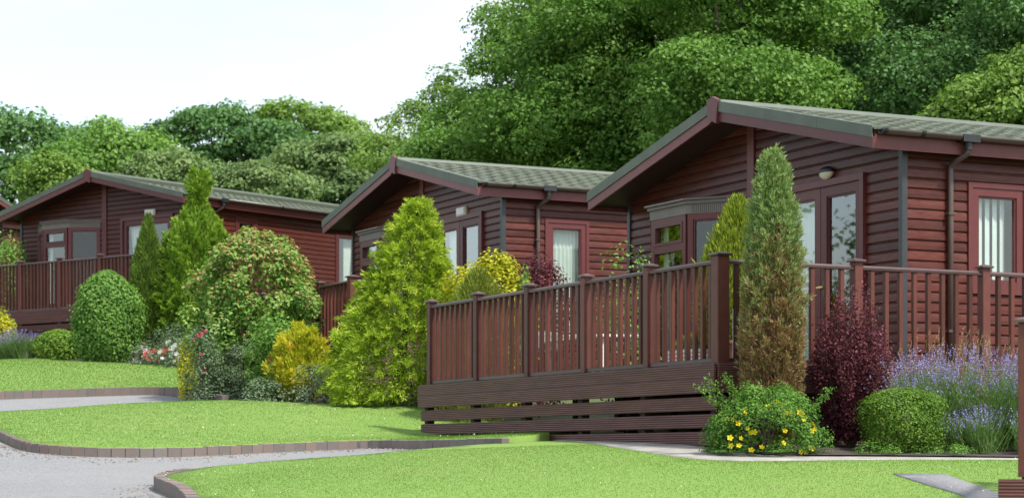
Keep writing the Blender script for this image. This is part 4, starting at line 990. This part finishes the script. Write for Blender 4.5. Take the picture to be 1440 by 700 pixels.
tree('broadleaf_tree',690,52,[(712,190,0,1.5,1.4),(690,165,1,1.1,1.1),(752,110,1,1.6,1.5),(770,180,-1,1.7,1.5),(778,50,2,1.4,1.6),(805,100,0,1.8,1.7),(785,-20,2,1.5,1.6),(655,228,0,1.2,1.0),(700,240,-1,1.6,1.1),(780,240,-1.5,1.7,1.1)],'tall mid-green broadleaf tree standing free against the sky behind the golden conifer lodge','mid',.096,.46,92,201,.35,gR,sub=9)
tree('broadleaf_tree',860,50,[(850,60,0,1.9,1.7),(900,140,-1,1.9,1.6),(850,200,-1,1.9,1.4),(930,60,1,1.9,1.7),(960,180,-1,1.7,1.5),(880,-20,1,2,1.6),(960,-10,2,2,1.6),(900,245,-1.5,1.6,1.2)],'bright mid-green broadleaf tree rising over the gap between two nearest lodges','mid',.096,.46,92,202,.35,gR,sub=9)
tree('broadleaf_tree',1050,47,[(1010,60,0,1.8,1.6),(1040,130,-1,1.8,1.4),(1085,40,.5,1.7,1.6),(1000,-20,1,1.9,1.5),(1090,-25,1,1.9,1.4),(990,140,-.5,1.5,1.4),(1050,180,-.5,1.7,1.2)],'green broadleaf tree directly behind the apex of the nearest roof','mid',.096,.46,92,203,.32,gR,sub=9)
tree('broadleaf_tree',1190,52,[(1150,70,1,1.9,1.6),(1200,140,0,1.9,1.4),(1240,40,.5,1.9,1.5),(1160,-15,1,2,1.5),(1250,-25,1,2,1.4),(1260,120,-.5,1.7,1.3),(1130,160,0,1.6,1.2)],'dark shaded broadleaf tree above the middle of the nearest roof','dark',.096,.46,92,204,.34,gR,sub=9)
tree('broadleaf_tree',1370,48,[(1320,60,0,1.9,1.5),(1380,120,-.5,1.8,1.4),(1420,40,0,1.9,1.6),(1330,-20,1,1.9,1.4),(1430,-30,1,2,1.4),(1470,110,0,1.9,1.6),(1310,140,0,1.6,1.2)],'deep green broadleaf tree above the gutter end of the nearest roof','dark',.096,.46,92,205,.34,gR,sub=9)
tree('young_tree',1395,41,[(1400,150,0,1.0,.6),(1435,125,.2,.8,.8),(1365,165,0,.7,.45),(1450,170,0,1,.6),(1340,160,.1,.55,.3)],'small yellow-green young tree just over the ridge of the nearest roof','light',.10,.42,260,206,.12,None)
gL='trees on the hill behind the lodge by the globe bush'
tree('broadleaf_tree',45,88,[(20,226,0,2.6,1.8),(80,236,1,2.4,1.8),(-30,231,0,2.6,2),(115,221,2,1.8,1.4),(40,271,-1,2.8,1.6),(100,276,-1,2.2,1.3),(-40,281,-1,2.4,1.6)],'dense dark green tree on the hill at the far end','dark',0.19,0.85,210,211,.35,gL)
tree('broadleaf_tree',155,84,[(150,225,0,2.0,1.4),(185,240,0,1.9,1.3),(120,255,-1,2,1.2),(210,260,0,1.8,1.0),(165,270,-1,2.2,1)],'lower mid-green tree between the dark tree and the round spreading tree','mid',0.18,0.8,200,212,.3,gL)
tree('broadleaf_tree',315,92,[(310,200,0,2.6,1.4),(260,220,0,2.0,1.2),(370,210,0,2.2,1.4),(330,240,-1,2.0,1.0),(245,240,0,1.5,1.0),(390,245,0,1.5,1.1),(310,180,1,1.6,.8)],'round spreading dark green tree with sky showing through beneath its crown','dark',0.19,0.75,220,213,.38,gL,cover=.85)
tree('broadleaf_tree',430,98,[(430,191,0,2.2,1.3),(465,196,0,1.6,1.2),(405,181,1,1.6,1.0),(450,231,0,1.9,1.2)],'pale green tree behind the round spreading tree','light',0.19,0.75,190,214,.28,gL,cover=.7)
tree('willow_tree',470,78,[(455,245,0,2.0,1.2),(500,235,0,1.9,1.3),(430,260,-.5,1.5,1.0),(530,240,0,1.5,1.3),(490,275,-1,2.2,.9),(560,250,0,1.4,1.1)],'soft pale olive-green tree behind the roof end of the lodge by the globe bush','pale',0.15,0.62,260,215,.25)
tree('broadleaf_tree',585,68,[(560,205,0,1.3,.9),(600,190,0,1.2,1.0),(625,170,.5,1.1,1.0),(580,225,-.5,1.5,.9),(620,220,0,1.3,1.0),(640,130,1,.8,.8)],'thin airy green tree at the edge of the tall mid-green tree','light',0.12,0.55,150,216,.2,None,cover=.6)
tree('young_tree',72,70,[(72,242,0,.9,.7),(88,255,0,.8,.6),(60,262,0,.7,.6)],'small yellow-green young tree peeping over the ridge of the lodge by the globe bush','light',0.12,0.45,180,217,.1)
tree('young_tree',235,72,[(235,235,0,1.0,.6),(265,245,0,1.0,.5),(205,248,0,.9,.5),(250,260,0,1.4,.4),(300,262,0,1.2,.5),(345,255,0,1.0,.6),(390,262,0,1.2,.6)],'light green sapling thicket just behind the roof of the lodge by the globe bush','pale',0.12,0.45,180,218,.1)
# wood filling the slope behind, plus unseen side clumps added for window reflections
V=[];T=[]
for i in range(85):
    px=RNG.uniform(-400,1900)
    if 560<px<840: px+=300
    d=RNG.uniform(60,80) if px>620 else RNG.uniform(104,122); x,y=at(px,d)
    if i>62: x=RNG.uniform(38,46); y=-22+(i-62)*3.4  # unseen clumps added on the right for the side windows to reflect
    if i>74: x=RNG.uniform(-62,-50); y=-4+(i-74)*7.5  # unseen clumps added on the left as silhouettes in the gable glass
    z0=h1(x,y)
    hh=RNG.uniform(7,11) if px>620 else RNG.uniform(4,6.5); n=40; c=np.array((x,y,z0+hh*.55)); r=np.array((3.2,3,hh*.5)); dv=runit(n); dv[:,1]=-np.abs(dv[:,1]); P=c+dv*r*RNG.uniform(.7,1.05,(n,1)); m=16
    e=unit(RNG.normal(size=(n,m,3))+.3*dv[:,None]+np.array((0,0,.3))); Q=P[:,None]+e*.95*RNG.uniform(.5,1,(n,m,1))*np.array((1.2,1.2,.6))
    V.append(leaf_verts(Q.reshape(-1,3),(e*.7+np.array((0,0,.5))+.5*RNG.normal(size=(n,m,3))).reshape(-1,3),.30*RNG.uniform(.6,1.2,n*m),.75)); T.append(np.repeat(RNG.normal(.35,.14,n),m)+RNG.normal(0,.14,n*m))
tag(link('woodland',np_mesh('woodland',np.concatenate(V),4,np.concatenate(T)),TM['dark']),'dense green woodland covering the slope behind the trees, plus unseen clumps added for glass reflections','woodland',kind='stuff')

# ------------------------------------------------------------------ things on the long deck
ZD=DK[2]+CZ+.002
def deck_thing(name,x,px,label,cat,rz=0):
    q=deck_pt(x,solve_deck(px,x)); return empty(name,(q[0],q[1],ZD),R(25.85)+rz,label,cat)
t=deck_thing('garden_table',1.7,840,'low white metal garden table seen through the balusters','table')
m=MB(); m.cbox(-.35,.35,-.75,.75,.52,.55,.008); m.build('table_top',M['white'],t)
for a in (-.3,.3):
    for b in (-.68,.68):
        m=MB(); m.cbox(a-.018,a+.018,b-.018,b+.018,0,.52,.004); m.build('leg',M['white'],t)
for px,x,rz,lab in ((787,1.5,.3,'white metal garden chair at the far end of the low table'),(885,2.5,2.6,'white metal garden chair with its back to the bay window')):
    c=deck_thing('garden_chair',x,px,lab,'chair',rz)
    m=MB(); m.cbox(-.22,.22,-.22,.22,.40,.425,.008); m.build('seat',M['inner'],c)
    for a in (-.2,.2):
        for b in (-.2,.2):
            m=MB(); m.cbox(a-.014,a+.014,b-.014,b+.014,0,.40 if b<0 else .62,.003); m.build('leg',M['white'],c)
    for a in (-.2,.2): m=MB(); m.cbox(a-.02,a+.02,-.21,.21,.60,.62,.004); m.build('armrest',M['white'],c)
    m=MB(); m.cbox(-.185,.185,.19,.205,.45,.66,.003); m.build('backrest',M['inner'],c)
pl_=deck_thing('planter',1.5,975,'white ribbed planter box with yellow flowers on the long deck','planter')
for k in range(6): m=MB(); m.cbox(-.14,.14,-.32,.32,.02+k*.045,.055+k*.045,.004); m.build('planter_slat',M['white'],pl_)
P=np.c_[RNG.uniform(-.12,.12,900),RNG.uniform(-.3,.3,900),RNG.uniform(.25,.42,900)]; foliage(pl_,leaf_verts(P,runit(900)+ZUP,.04,.6),4,RNG.normal(.5,.2,900),LM['green'])
flowers(pl_,[(random.uniform(-.14,.0),random.uniform(-.3,.3),random.uniform(.36,.46)) for _ in range(16)],LM['yflower'],.05)
g=deck_thing('glass_screen',.55,1034,'clear glass wind screen panel standing behind the thick corner post','screen')
m=MB(); m.cbox(-.02,.02,-.02,.02,0,.55,.003); m.build('screen_post',M['white'],g)
m=MB(); m.box(.03,.75,-.005,.005,.04,.52); m.build('pane',M['glass'],g)
